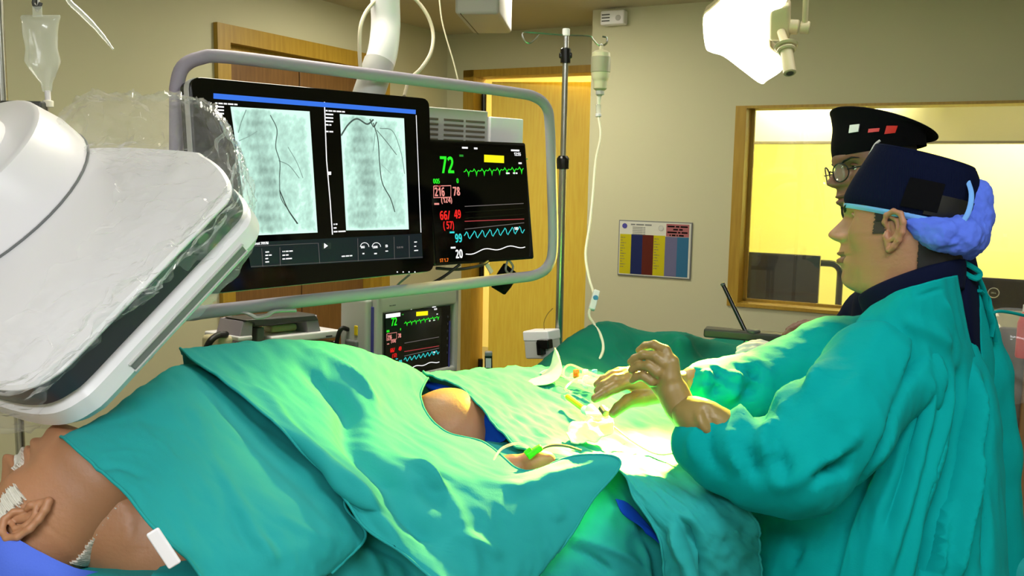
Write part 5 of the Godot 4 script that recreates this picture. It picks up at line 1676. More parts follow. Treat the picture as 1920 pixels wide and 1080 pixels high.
	# sheet over the legs, brightly lit
	drape("leg_drape", "pale lit teal drape lying flat over the patient's legs under the surgeon's hands", [
		[[790, 760, 2.25], [895, 755, 2.50], [1000, 755, 2.65], [1120, 755, 2.75], [1250, 760, 2.80], [1410, 765, 2.75]],
		[[794, 706, 2.02], [895, 700, 2.22], [1000, 697, 2.40], [1120, 697, 2.50], [1250, 705, 2.50], [1410, 715, 2.45]],
		[[802, 706, 1.95], [895, 696, 2.14], [1000, 694, 2.30], [1120, 696, 2.38], [1250, 704, 2.38], [1410, 714, 2.33]],
		[[852, 724, 1.90], [930, 725, 1.99], [1020, 725, 2.09], [1130, 730, 2.15], [1260, 740, 2.15], [1410, 755, 2.10]],
		[[900, 760, 1.81], [970, 768, 1.86], [1050, 775, 1.90], [1150, 780, 1.93], [1270, 790, 1.92], [1410, 800, 1.88]],
		[[943, 810, 1.71], [1010, 815, 1.73], [1090, 820, 1.74], [1180, 825, 1.75], [1290, 835, 1.73], [1410, 845, 1.70]],
		[[1000, 850, 1.62], [1070, 848, 1.615], [1135, 856, 1.615], [1210, 868, 1.60], [1310, 880, 1.58], [1410, 890, 1.56]],
		[[1150, 876, 1.545], [1165, 880, 1.535], [1195, 895, 1.51], [1245, 912, 1.485], [1315, 925, 1.465], [1390, 930, 1.455]],
		[[1192, 940, 1.455], [1205, 942, 1.45], [1225, 950, 1.435], [1262, 962, 1.415], [1315, 972, 1.405], [1420, 985, 1.47]],
		[[1236, 1005, 1.415], [1248, 1006, 1.41], [1264, 1010, 1.40], [1292, 1018, 1.39], [1335, 1026, 1.395], [1425, 1035, 1.50]],
		[[1246, 1090, 1.41], [1262, 1090, 1.405], [1280, 1095, 1.395], [1306, 1100, 1.39], [1340, 1102, 1.41], [1430, 1102, 1.52]],
		[[1246, 1250, 1.42], [1262, 1250, 1.415], [1280, 1250, 1.405], [1306, 1250, 1.40], [1340, 1250, 1.42], [1430, 1250, 1.53]]], [
		fold([[830, 712, 1.93], [890, 760, 1.83], [945, 815, 1.71], [1000, 852, 1.62]], 0.010, 0.007),
		fold([[880, 712, 2.0], [960, 770, 1.85], [1030, 830, 1.70]], 0.010, 0.005),
		fold([[930, 715, 2.02], [1010, 770, 1.89], [1080, 835, 1.69]], 0.010, 0.005),
		fold([[985, 716, 2.08], [1050, 765, 1.93], [1110, 830, 1.71]], 0.012, 0.006),
		fold([[1020, 735, 2.06], [1080, 790, 1.86], [1120, 850, 1.64]], 0.010, -0.006),
		fold([[1180, 790, 1.9], [1240, 830, 1.75], [1310, 880, 1.6]], 0.010, 0.005),
		fold([[1220, 780, 1.93], [1280, 825, 1.77], [1340, 880, 1.6]], 0.012, -0.006),
		fold([[1170, 882, 1.54], [1205, 945, 1.5], [1240, 1005, 1.475]], 0.010, 0.010),
		fold([[1190, 925, 1.51], [1250, 950, 1.49], [1310, 995, 1.45]], 0.012, 0.010),
		fold([[1215, 930, 1.51], [1265, 965, 1.475], [1320, 1010, 1.45]], 0.010, -0.010),
		fold([[1255, 985, 1.475], [1290, 1060, 1.46], [1300, 1120, 1.46]], 0.016, 0.018),
		fold([[1280, 975, 1.47], [1320, 1050, 1.45], [1340, 1120, 1.45]], 0.018, -0.02)], M.drape, 14, 12, 0.010, 9.0, Vector3(0.42, -0.16, 0.89))
	# raised far sheet
	drape("raised_drape", "darker teal drape raised in a hump over the patient's feet, before the infusion stand", [
		[[985, 700, 2.75], [1060, 690, 2.85], [1140, 690, 2.95], [1230, 690, 3.0], [1320, 690, 3.0], [1420, 700, 3.0], [1560, 720, 2.95]],
		[[992, 697, 2.55], [1062, 644, 2.62], [1135, 618, 2.72], [1225, 632, 2.78], [1320, 642, 2.82], [1420, 652, 2.84], [1560, 665, 2.8]],
		[[996, 696, 2.48], [1066, 636, 2.52], [1135, 606, 2.60], [1205, 622, 2.62], [1283, 624, 2.53], [1345, 672, 2.62], [1560, 690, 2.66]],
		[[1010, 698, 2.42], [1075, 660, 2.46], [1140, 640, 2.50], [1212, 662, 2.52], [1283, 638, 2.46], [1350, 690, 2.55], [1560, 710, 2.56]],
		[[1020, 702, 2.36], [1085, 685, 2.40], [1145, 675, 2.42], [1210, 685, 2.44], [1280, 675, 2.42], [1370, 690, 2.50], [1560, 710, 2.45]],
		[[1030, 712, 2.28], [1095, 708, 2.30], [1150, 706, 2.32], [1215, 715, 2.34], [1290, 715, 2.34], [1380, 720, 2.36], [1560, 750, 2.30]]], [
		fold([[1282, 627, 2.54], [1245, 643, 2.52], [1205, 668, 2.49], [1180, 690, 2.46]], 0.018, 0.020),
		fold([[1290, 628, 2.54], [1315, 652, 2.5], [1345, 688, 2.45]], 0.018, 0.018),
		fold([[1170, 640, 2.5], [1200, 648, 2.5], [1225, 642, 2.5]], 0.02, -0.014),
		fold([[1040, 676, 2.46], [1090, 650, 2.5], [1160, 640, 2.52]], 0.014, 0.008),
		fold([[1030, 688, 2.44], [1085, 668, 2.46], [1130, 690, 2.4]], 0.014, -0.01),
		fold([[1100, 640, 2.52], [1115, 670, 2.44], [1150, 700, 2.36]], 0.012, 0.006)], M.far_drape, 12, 8, 0.008, 5.0)
	drape("back_drape", "dark teal drape on the far side under the dark board", [[[1290, 700, 3.1], [1380, 690, 3.15], [1480, 690, 3.15], [1600, 700, 3.1]], [[1290, 648, 2.98], [1380, 640, 3.0], [1480, 646, 3.0], [1600, 655, 2.95]], [[1290, 644, 2.90], [1380, 637, 2.92], [1480, 643, 2.90], [1600, 652, 2.86]], [[1290, 690, 2.80], [1380, 690, 2.80], [1480, 690, 2.78], [1600, 700, 2.75]], [[1290, 850, 2.78], [1380, 850, 2.78], [1480, 850, 2.76], [1600, 850, 2.73]]], [], M.far_drape, 8, 8)
	# sheet that hangs below the main one on the near side
	drape("side_drape", "teal drape hanging under the main sheet at the table's near side, before the blue strip", [
		[[930, 930, 1.620], [1040, 900, 1.620], [1120, 880, 1.620], [1160, 872, 1.605], [1195, 905, 1.595]],
		[[925, 960, 1.565], [1040, 935, 1.575], [1120, 905, 1.585], [1165, 905, 1.585], [1205, 950, 1.580]],
		[[915, 1000, 1.505], [1030, 985, 1.520], [1115, 960, 1.535], [1170, 960, 1.545], [1225, 995, 1.550]],
		[[900, 1050, 1.465], [1020, 1045, 1.485], [1110, 1025, 1.500], [1175, 1020, 1.510], [1240, 1035, 1.530]],
		[[890, 1120, 1.455], [1020, 1120, 1.475], [1110, 1110, 1.490], [1180, 1100, 1.500], [1243, 1110, 1.530]],
		[[880, 1250, 1.455], [1020, 1250, 1.475], [1110, 1250, 1.490], [1180, 1250, 1.500], [1243, 1250, 1.530]]], [
		fold([[1062, 1000, 1.46], [1120, 1020, 1.45], [1170, 1040, 1.46], [1205, 1065, 1.46], [1222, 1085, 1.46]], 0.010, 0.010),
		fold([[1055, 1020, 1.45], [1110, 1045, 1.45], [1150, 1075, 1.45]], 0.008, -0.008),
		fold([[1125, 900, 1.54], [1145, 930, 1.52], [1120, 960, 1.49]], 0.010, 0.010),
		fold([[1150, 895, 1.54], [1150, 940, 1.52], [1110, 980, 1.48]], 0.008, -0.012),
		fold([[1140, 950, 1.51], [1170, 960, 1.50], [1200, 1000, 1.49]], 0.02, 0.014),
		fold([[1205, 1010, 1.49], [1215, 1060, 1.48], [1218, 1120, 1.48]], 0.010, 0.012)], M.drape, 14, 10)
	drape("blue_strip", "bright blue sheet edge showing beside the white lit drape at the table's near side", [
		[[1155, 935, 1.50], [1172, 940, 1.505], [1185, 950, 1.51]],
		[[1168, 962, 1.487], [1190, 970, 1.487], [1212, 980, 1.49]],
		[[1200, 985, 1.475], [1220, 995, 1.475], [1236, 1010, 1.478]],
		[[1212, 1000, 1.470], [1230, 1012, 1.470], [1243, 1022, 1.474]]], [], M.blue_sheet, 8, 8, 0.002)
	drape("lower_drape", "lowest teal drape hanging from the table at the bottom of the picture", [
		[[300, 1060, 1.22], [480, 1020, 1.34], [660, 960, 1.42], [800, 960, 1.46], [940, 1010, 1.46]],
		[[280, 1085, 1.17], [480, 1060, 1.27], [660, 1010, 1.36], [800, 1020, 1.40], [940, 1050, 1.42]],
		[[270, 1130, 1.15], [480, 1130, 1.24], [660, 1090, 1.33], [800, 1090, 1.38], [940, 1110, 1.40]],
		[[260, 1280, 1.15], [480, 1280, 1.24], [660, 1280, 1.33], [800, 1280, 1.38], [940, 1280, 1.40]]], [fold([[640, 1000, 1.37], [690, 1040, 1.35], [720, 1100, 1.34]], 0.015, 0.012), fold([[700, 1010, 1.38], [760, 1050, 1.38], [790, 1100, 1.38]], 0.015, -0.012)], M.drape, 10, 10)
	drape("opening_sheet", "blue sheet showing inside the opening of the drape above the patient's belly", [
		[[795, 714, 1.97], [850, 728, 1.93], [900, 758, 1.86], [955, 815, 1.76]],
		[[800, 726, 1.95], [858, 748, 1.90], [900, 783, 1.83], [940, 828, 1.75]],
		[[812, 742, 1.97], [868, 772, 1.92], [892, 806, 1.85], [915, 836, 1.78]]], [fold([[895, 770, 1.91], [915, 800, 1.87], [935, 825, 1.82]], 0.012, 0.010)], M.blue_sheet, 8, 6, 0.004)
	drape("inner_drape", "small teal sheet folded inside the opening between belly and hand", [
		[[880, 830, 1.80], [930, 825, 1.78], [975, 835, 1.70], [1010, 845, 1.66]],
		[[880, 836, 1.72], [930, 836, 1.71], [975, 848, 1.66], [1020, 855, 1.635]],
		[[900, 860, 1.64], [940, 862, 1.63], [985, 868, 1.615], [1040, 866, 1.60]],
		[[905, 905, 1.60], [950, 905, 1.59], [1000, 900, 1.585], [1070, 885, 1.57]]], [fold([[930, 832, 1.73], [955, 850, 1.66], [960, 880, 1.6]], 0.010, 0.010), fold([[900, 845, 1.7], [925, 865, 1.63], [930, 890, 1.6]], 0.008, -0.008)], M.drape, 10, 8)

func hand(list: Array, cell := 0.0024, k := 0.003) -> Sh:
	var b := []
	for c in list: b += chain(c)
	return body(b, k, cell)

func legs(o: Node, x: float, z: float, top: float, m: Material) -> void:
	for s in [-0.11, 0.11]:
		put(o, "trouser_leg", body([[Vector3(x + s * 0.3, top, z - s), Vector3(x + s * 0.3, 0.5, z - s), 0.10, 0.075], [Vector3(x + s * 0.3, 0.5, z - s), Vector3(x + s * 0.3, 0.09, z - s), 0.075, 0.065]], 0.03, 0.014), m, Transform3D(), 180)
		put(o, "shoe", body([[Vector3(x + s * 0.3 + 0.04, 0.045, z - s), Vector3(x + s * 0.3 - 0.16, 0.04, z - s), 0.045, 0.04]], 0.02, 0.01), M.black_rubber, Transform3D(), 180)

func surgeon() -> void:
	var o := thing("person", "surgeon in teal gown and navy cap working over the patient, face in profile", "person")
	var fwd := eye.basis * Vector3(-0.79, 0.02, -0.61)
	var up := eye.basis * Vector3(0.04, 1.0, -0.02)
	var z := fwd.cross(up).normalized()
	var tf := Transform3D(Basis(fwd.normalized(), z.cross(fwd).normalized(), z), at(1696, 442, 1.63)).scaled_local(Vector3.ONE * 1.06)
	var rows := face_rows(true)
	var sh := head_sheet(rows, dents)
	for s in [-1.0, 1.0]: sh.add(ear_sheet(s, 0.070))
	put(o, "body", sh, M.skin_surgeon, tf, 180)
	eyes(o, tf, M.skin_surgeon)
	brows(o, tf, rows, M.hair_black)
	for s in [-1.0, 1.0]:
		put(o, "sideburn", head_patch(rows, dents, -0.003, 0.035, s * 1.36, s * 1.52, 0.0016, 0.04), M.hair_grey, tf, 60)
		put(o, "hair", head_patch(rows, dents, 0.018, 0.07, s * 1.40, s * 1.58, 0.003, 0.04), M.hair_black, tf, 60)
		put(o, "hair", head_patch(rows, dents, -0.085, 0.04, s * 1.95, s * 3.15, 0.005, 0.02), M.hair_black, tf, 60)
	put(o, "lips", head_patch(rows, dents, -0.049, -0.028, -0.26, 0.26, 0.0012), M.skin_dark, tf, 180)
	# cap: pale band, navy shell, strap, blue cover under it
	var navy := [[0.001, 0.035, 0.22, 0.098, 0.083], [-0.002, 0.049, 0.22, 0.101, 0.086], [-0.011, 0.077, 0.22, 0.097, 0.085], [-0.023, 0.108, 0.26, 0.088, 0.082], [-0.027, 0.124, 0.30, 0.081, 0.076], [-0.027, 0.132, 0.31, 0.074, 0.066], [-0.027, 0.136, 0.31, 0.04, 0.036], [-0.027, 0.137, 0.31, 0.01, 0.006]]
	var cap_ := put(o, "cap", rings_sheet(navy, 80, 5, 0.0025, 2.0), M.navy_mesh, tf, 180)
	put(cap_, "front_piping", tube(curve([Vector3(0.101, 0.055, 0), Vector3(0.099, 0.072, 0), Vector3(0.089, 0.098, 0), Vector3(0.066, 0.134, 0), Vector3(0.054, 0.158, 0), Vector3(0.045, 0.166, 0)], 4), 0.0022, 8), M.light_plastic)
	put(cap_, "strap", ring_strip(navy, 0.6, 2.4, -1.70, -2.25, 0.0032), M.black_cloth)
	put(cap_, "strap", ring_strip(navy, 0.2, 1.8, -2.05, -3.1, 0.0026), M.black_rubber)
	var edge := []
	for k in 60:
		var an := TAU * k / 60
		edge.append(Vector3(-0.027 + 0.076 * cos(an), 0.131 + 0.31 * 0.076 * cos(an), 0.069 * sin(an)))
	put(cap_, "crown_seam", tube(edge, 0.003, 8, true), M.navy_cloth)
	put(o, "cap_band", rings_sheet([[0.003, 0.026, 0.24, 0.096, 0.078], [0.001, 0.031, 0.24, 0.099, 0.082], [0.0, 0.040, 0.22, 0.097, 0.083]], 72, 4, 0.002, 4.0), M.pale_blue, tf, 180)
	var buf := []
	for s in [-1.0, 1.0]:
		buf.append([Vector3(-0.030, 0.012, s * 0.066), Vector3(-0.070, -0.006, s * 0.062), 0.014, 0.024])
		buf.append([Vector3(-0.070, -0.006, s * 0.062), Vector3(-0.090, -0.006, s * 0.035), 0.024, 0.028])
		buf.append([Vector3(-0.090, -0.006, s * 0.035), Vector3(-0.095, -0.002, 0.0), 0.028, 0.030])
	buf.append([Vector3(-0.098, 0.065, 0.020), Vector3(-0.102, 0.035, 0.020), 0.030, 0.032])
	put(o, "bouffant_cap", body(buf, 0.015, 0.0035, [], 0.007, 11.0), M.blue_nonwoven, tf, 180)
	put(o, "ear_loop", tube(curve([Vector3(-0.100, 0.088, -0.03), Vector3(-0.110, 0.06, -0.045), Vector3(-0.108, 0.03, -0.055), Vector3(-0.095, 0.005, -0.06)], 5), 0.0042, 8, false, 0.5), M.pale_blue, tf)
	put(o, "neck_collar", rings_sheet([[-0.012, -0.070, -0.40, 0.076, 0.072], [-0.012, -0.076, -0.40, 0.083, 0.080], [-0.016, -0.097, -0.40, 0.080, 0.084], [-0.02, -0.118, -0.40, 0.074, 0.080]], 72, 5, 0.003, 2.0), M.navy_cloth, tf, 180)
	# gown: body and both sleeves in one cloth
	var b := chain([[1728, 645, 1.66, 0.082], [1712, 720, 1.67, 0.125], [1680, 800, 1.68, 0.175], [1650, 900, 1.68, 0.20], [1625, 1000, 1.68, 0.225], [1610, 1120, 1.68, 0.245], [1600, 1550, 1.66, 0.27]])
	b += chain([[1768, 575, 1.63, 0.042], [1700, 645, 1.60, 0.066], [1640, 700, 1.53, 0.084], [1560, 800, 1.45, 0.090], [1492, 872, 1.42, 0.080]])
	b += chain([[1492, 872, 1.42, 0.080], [1420, 870, 1.43, 0.070], [1350, 845, 1.455, 0.060], [1316, 828, 1.465, 0.050]])
	b += chain([[1740, 590, 1.72, 0.050], [1665, 655, 1.78, 0.075], [1560, 680, 1.80, 0.085], [1470, 722, 1.78, 0.082], [1390, 735, 1.72, 0.066], [1328, 730, 1.68, 0.054]])
	b += chain([[1800, 580, 1.70, 0.055], [1825, 700, 1.72, 0.060], [1835, 850, 1.74, 0.07], [1840, 1100, 1.74, 0.08]])
	b += chain([[1655, 602, 1.63, 0.022], [1700, 576, 1.61, 0.022], [1755, 552, 1.60, 0.024], [1792, 546, 1.63, 0.022], [1790, 555, 1.69, 0.026], [1715, 575, 1.74, 0.026], [1660, 596, 1.69, 0.022], [1655, 602, 1.63, 0.022]])
	var folds := [
		fold([[1745, 600, 1.53], [1722, 690, 1.50], [1682, 800, 1.46], [1632, 905, 1.44], [1588, 990, 1.46]], 0.014, -0.032),
		fold([[1770, 590, 1.56], [1760, 690, 1.53], [1722, 800, 1.49], [1680, 900, 1.46], [1640, 1000, 1.45]], 0.020, 0.016),
		fold([[1812, 640, 1.62], [1808, 712, 1.60], [1792, 862, 1.57], [1757, 976, 1.54], [1738, 1090, 1.50]], 0.016, -0.05),
		fold([[1780, 660, 1.58], [1772, 780, 1.55], [1745, 890, 1.52], [1700, 1010, 1.48], [1680, 1100, 1.46]], 0.022, 0.018),
		fold([[1835, 680, 1.66], [1836, 790, 1.65], [1826, 900, 1.62], [1800, 1020, 1.58], [1790, 1100, 1.56]], 0.018, 0.02),
		fold([[1856, 680, 1.68], [1862, 800, 1.68], [1858, 920, 1.67], [1850, 1080, 1.65]], 0.012, -0.018),
		fold([[1740, 850, 1.52], [1690, 960, 1.48], [1650, 1080, 1.45]], 0.016, -0.012),
		fold([[1660, 960, 1.46], [1620, 1010, 1.45], [1590, 1090, 1.44]], 0.014, 0.012),
		fold([[1560, 985, 1.47], [1530, 1030, 1.46], [1505, 1080, 1.45]], 0.012, 0.012),
		fold([[1525, 985, 1.47], [1500, 1020, 1.46], [1470, 1080, 1.46]], 0.012, -0.014),
		fold([[1470, 990, 1.50], [1450, 1030, 1.48], [1425, 1080, 1.47]], 0.012, 0.012),
		fold([[1520, 900, 1.36], [1560, 880, 1.38], [1600, 880, 1.42]], 0.014, -0.018),
		fold([[1600, 850, 1.4], [1570, 880, 1.40], [1550, 890, 1.40]], 0.010, -0.012),
		fold([[1750, 700, 1.55], [1735, 780, 1.53], [1700, 860, 1.5]], 0.010, 0.010),
		fold([[1715, 870, 1.5], [1680, 960, 1.48], [1665, 1060, 1.46]], 0.010, 0.012),
		fold([[1775, 930, 1.54], [1765, 1000, 1.52], [1760, 1080, 1.5]], 0.012, 0.016),
		fold([[1690, 610, 1.5], [1740, 600, 1.52], [1790, 610, 1.56]], 0.014, -0.006),
		# near sleeve
		fold([[1345, 780, 1.41], [1325, 810, 1.41], [1330, 860, 1.41], [1360, 900, 1.41]], 0.013, -0.011),
		fold([[1300, 790, 1.44], [1288, 830, 1.43], [1300, 880, 1.43]], 0.012, 0.009),
		fold([[1375, 790, 1.37], [1362, 830, 1.38], [1390, 890, 1.36]], 0.014, 0.013),
		fold([[1420, 800, 1.36], [1400, 830, 1.36], [1425, 900, 1.34]], 0.014, -0.013),
		fold([[1455, 770, 1.40], [1430, 815, 1.36], [1450, 860, 1.33]], 0.016, 0.015),
		fold([[1470, 790, 1.38], [1450, 830, 1.35], [1480, 900, 1.32]], 0.014, -0.012),
		fold([[1600, 640, 1.50], [1560, 700, 1.44], [1500, 760, 1.42]], 0.025, -0.006),
		fold([[1660, 590, 1.52], [1640, 640, 1.46], [1600, 720, 1.40]], 0.020, 0.006),
		fold([[1700, 590, 1.50], [1730, 640, 1.53], [1735, 720, 1.52]], 0.020, -0.008),
		fold([[1550, 870, 1.32], [1500, 895, 1.32], [1440, 910, 1.34]], 0.020, 0.008),
		fold([[1620, 800, 1.38], [1570, 860, 1.35], [1540, 900, 1.36]], 0.020, 0.008),
		# far sleeve
		fold([[1330, 690, 1.64], [1322, 730, 1.63], [1330, 775, 1.63]], 0.012, 0.011),
		fold([[1350, 685, 1.65], [1342, 730, 1.62], [1352, 785, 1.62]], 0.012, -0.012),
		fold([[1385, 690, 1.68], [1375, 740, 1.65], [1395, 790, 1.66]], 0.017, 0.012),
		fold([[1420, 680, 1.72], [1410, 730, 1.70], [1430, 780, 1.70]], 0.017, -0.015),
		fold([[1455, 670, 1.74], [1445, 720, 1.71], [1470, 770, 1.70]], 0.019, 0.015),
		fold([[1510, 650, 1.76], [1490, 710, 1.72], [1480, 770, 1.69]], 0.019, -0.015),
		fold([[1550, 640, 1.74], [1510, 720, 1.68], [1460, 770, 1.6]], 0.020, 0.015)]
	put(o, "gown", body(b, 0.022, 0.0085, folds, 0.006, 5.0, Vector3(-0.1, 0.99, 0.0)), M.gown, Transform3D(), 180)
	put(o, "gown_back", cloth([
		ats([[1628, 574, 1.575], [1680, 546, 1.520], [1725, 533, 1.495], [1765, 522, 1.500], [1796, 516, 1.545]]),
		ats([[1604, 612, 1.545], [1682, 588, 1.500], [1732, 578, 1.490], [1775, 568, 1.505], [1804, 560, 1.555]]),
		ats([[1622, 690, 1.462], [1695, 665, 1.480], [1745, 652, 1.490], [1785, 642, 1.515], [1816, 625, 1.565]]),
		ats([[1700, 735, 1.500], [1728, 745, 1.480], [1768, 745, 1.495], [1804, 735, 1.525], [1834, 695, 1.585]]),
		ats([[1660, 845, 1.490], [1702, 858, 1.462], [1748, 860, 1.475], [1792, 858, 1.510], [1840, 840, 1.575]]),
		ats([[1610, 950, 1.480], [1668, 968, 1.440], [1727, 970, 1.455], [1782, 970, 1.490], [1846, 965, 1.560]]),
		ats([[1575, 1070, 1.470], [1642, 1088, 1.425], [1712, 1090, 1.440], [1777, 1090, 1.475], [1851, 1090, 1.550]]),
		ats([[1545, 1250, 1.460], [1630, 1250, 1.415], [1705, 1250, 1.430], [1775, 1250, 1.465], [1855, 1250, 1.540]])], 16, 12, [
		fold([[1812, 690, 1.55], [1802, 760, 1.53], [1788, 862, 1.52], [1756, 976, 1.48], [1738, 1095, 1.45], [1730, 1200, 1.45]], 0.018, -0.034),
		fold([[1790, 690, 1.5], [1772, 800, 1.5], [1738, 920, 1.46], [1705, 1060, 1.44], [1690, 1150, 1.43]], 0.018, 0.012),
		fold([[1824, 730, 1.56], [1818, 860, 1.54], [1800, 980, 1.51], [1788, 1090, 1.48]], 0.014, 0.014),
		fold([[1735, 640, 1.49], [1750, 740, 1.49], [1728, 860, 1.47], [1690, 980, 1.44], [1660, 1090, 1.43]], 0.014, 0.010),
		fold([[1745, 700, 1.49], [1715, 790, 1.48], [1690, 900, 1.46], [1650, 1010, 1.44]], 0.014, -0.010),
		fold([[1700, 770, 1.48], [1672, 870, 1.47], [1632, 990, 1.45], [1610, 1080, 1.44]], 0.012, 0.010),
		fold([[1836, 760, 1.58], [1834, 900, 1.56], [1830, 1060, 1.54]], 0.012, -0.012),
		fold([[1648, 578, 1.58], [1690, 564, 1.54], [1730, 553, 1.52], [1770, 541, 1.53], [1798, 536, 1.57]], 0.005, -0.003),
		fold([[1690, 600, 1.51], [1740, 620, 1.5], [1790, 650, 1.53]], 0.02, 0.006),
		fold([[1770, 560, 1.52], [1790, 610, 1.53], [1812, 660, 1.56]], 0.012, 0.006),
		fold([[1745, 880, 1.47], [1760, 960, 1.47], [1740, 1040, 1.45]], 0.010, 0.008)], 0.004, 7.0, 0.003, Vector3(-0.1, 0.99, 0.0)), M.gown, Transform3D(), 180)
	put(o, "lead_apron", cloth([ats([[1792, 500, 1.60], [1815, 500, 1.61], [1838, 518, 1.66]]), ats([[1799, 560, 1.575], [1820, 560, 1.58], [1838, 565, 1.63]]), ats([[1814, 620, 1.58], [1826, 620, 1.585], [1840, 620, 1.62]]), ats([[1834, 690, 1.615], [1837, 690, 1.615], [1842, 690, 1.63]])], 6, 8, []), M.navy_cloth, Transform3D(), 180)
	put(o, "gown_flap", cloth([ats([[1836, 535, 1.63], [1848, 545, 1.66], [1856, 560, 1.72]]), ats([[1838, 600, 1.615], [1856, 610, 1.65], [1866, 620, 1.72]]), ats([[1843, 690, 1.61], [1864, 700, 1.65], [1874, 700, 1.72]]), ats([[1848, 800, 1.62], [1872, 800, 1.66], [1882, 800, 1.72]]), ats([[1850, 960, 1.63], [1878, 960, 1.66], [1888, 960, 1.72]]), ats([[1850, 1150, 1.63], [1882, 1150, 1.66], [1892, 1150, 1.72]])], 8, 8, [fold([[1848, 560, 1.65], [1858, 700, 1.65], [1866, 900, 1.65]], 0.008, 0.006)], 0.004, 5.0), M.gown, Transform3D(), 180)
	var ties := put(o, "gown_tie", tube(curve(ats([[1790, 520, 1.62], [1786, 495, 1.61], [1800, 490, 1.60], [1822, 500, 1.60], [1838, 512, 1.61], [1830, 522, 1.60], [1808, 512, 1.60], [1795, 505, 1.61]]), 5), 0.0055, 8, false, 0.6), M.gown)
	put(ties, "tie_end", tube(curve(ats([[1832, 515, 1.61], [1845, 545, 1.62], [1850, 575, 1.63], [1862, 600, 1.63], [1858, 630, 1.64]]), 5), 0.006, 8, false, 0.5), M.gown)
	put(ties, "tie_end", tube(curve(ats([[1852, 592, 1.64], [1870, 584, 1.66], [1895, 586, 1.70], [1930, 594, 1.75]]), 5), 0.003, 8), M.gown)
	put(ties, "tie_end", tube(curve(ats([[1836, 545, 1.62], [1852, 560, 1.63], [1856, 590, 1.63], [1866, 640, 1.65]]), 5), 0.007, 8, false, 0.5), M.gown)
	# gloved hands
	var near_hand := hand([
		[[1345, 812, 1.46, 0.030], [1300, 792, 1.475, 0.028], [1276, 764, 1.485, 0.0255], [1262, 735, 1.49, 0.026]],
		[[1268, 750, 1.487, 0.024], [1258, 710, 1.485, 0.017], [1258, 680, 1.485, 0.014]],
		[[1264, 745, 1.49, 0.022], [1250, 705, 1.49, 0.017], [1244, 675, 1.488, 0.013]],
		[[1262, 745, 1.495, 0.020], [1240, 705, 1.497, 0.016], [1232, 688, 1.497, 0.012]],
		[[1262, 750, 1.50, 0.020], [1232, 715, 1.505, 0.015], [1222, 700, 1.507, 0.011]],
		[[1258, 682, 1.485, 0.0115], [1247, 658, 1.490, 0.0095], [1226, 647, 1.500, 0.0078], [1210, 649, 1.510, 0.0070], [1198, 657, 1.515, 0.0060]],
		[[1244, 682, 1.482, 0.0105], [1228, 668, 1.484, 0.0085], [1206, 665, 1.492, 0.0074], [1190, 672, 1.500, 0.0066], [1182, 679, 1.503, 0.0058]],
		[[1232, 698, 1.482, 0.0105], [1216, 686, 1.486, 0.0082], [1198, 686, 1.494, 0.0070], [1184, 694, 1.500, 0.0062]],
		[[1222, 715, 1.488, 0.0095], [1206, 705, 1.492, 0.0076], [1193, 708, 1.499, 0.0066], [1186, 714, 1.503, 0.0058]],
		[[1275, 765, 1.50, 0.018], [1262, 735, 1.53, 0.014], [1240, 705, 1.555, 0.0115], [1222, 686, 1.565, 0.009]]])
	put(o, "glove", near_hand, M.latex, Transform3D(), 180)
	put(o, "glove_cuff", body(chain([[1338, 802, 1.456, 0.038], [1318, 788, 1.460, 0.036], [1298, 776, 1.468, 0.032]]), 0.01, 0.004, [fold([[1300, 750, 1.44], [1312, 790, 1.42], [1330, 815, 1.42]], 0.008, 0.006), fold([[1320, 752, 1.44], [1330, 785, 1.41], [1345, 810, 1.41]], 0.008, -0.006)], 0.006, 4.0), M.latex, Transform3D(), 180)
	var far_hand := hand([
		[[1345, 728, 1.68, 0.030], [1305, 720, 1.68, 0.027], [1268, 722, 1.67, 0.025], [1240, 726, 1.66, 0.026]],
		[[1245, 722, 1.66, 0.024], [1210, 714, 1.65, 0.019], [1180, 708, 1.645, 0.0135]],
		[[1245, 725, 1.66, 0.024], [1205, 722, 1.65, 0.019], [1176, 716, 1.64, 0.014]],
		[[1245, 720, 1.665, 0.022], [1205, 708, 1.665, 0.016], [1176, 702, 1.66, 0.0125]],
		[[1245, 718, 1.67, 0.020], [1208, 704, 1.675, 0.015], [1182, 698, 1.675, 0.0115]],
		[[1178, 716, 1.64, 0.0125], [1154, 726, 1.625, 0.0108], [1132, 738, 1.615, 0.0095], [1116, 747, 1.61, 0.0080]],
		[[1180, 708, 1.645, 0.012], [1153, 712, 1.635, 0.0105], [1134, 722, 1.63, 0.0092], [1121, 733, 1.63, 0.0078]],
		[[1176, 702, 1.66, 0.0115], [1150, 704, 1.655, 0.0098], [1132, 712, 1.65, 0.0086], [1120, 721, 1.65, 0.0072]],
		[[1182, 698, 1.675, 0.0105], [1160, 698, 1.672, 0.0090], [1145, 703, 1.67, 0.0078], [1136, 708, 1.67, 0.0068]],
		[[1240, 735, 1.655, 0.020], [1205, 745, 1.64, 0.0165], [1178, 752, 1.625, 0.0125], [1160, 765, 1.61, 0.0105], [1150, 775, 1.605, 0.0085]]])
	put(o, "glove", far_hand, M.latex, Transform3D(), 180)
	put(o, "glove_cuff", body(chain([[1318, 724, 1.675, 0.028], [1308, 722, 1.675, 0.032], [1298, 720, 1.675, 0.030]]), 0.01, 0.004, [], 0.006, 4.0), M.latex, Transform3D(), 180)
	var w := at(1690, 1000, 1.68)
	legs(o, w.x, w.z, 0.7, M.gown)

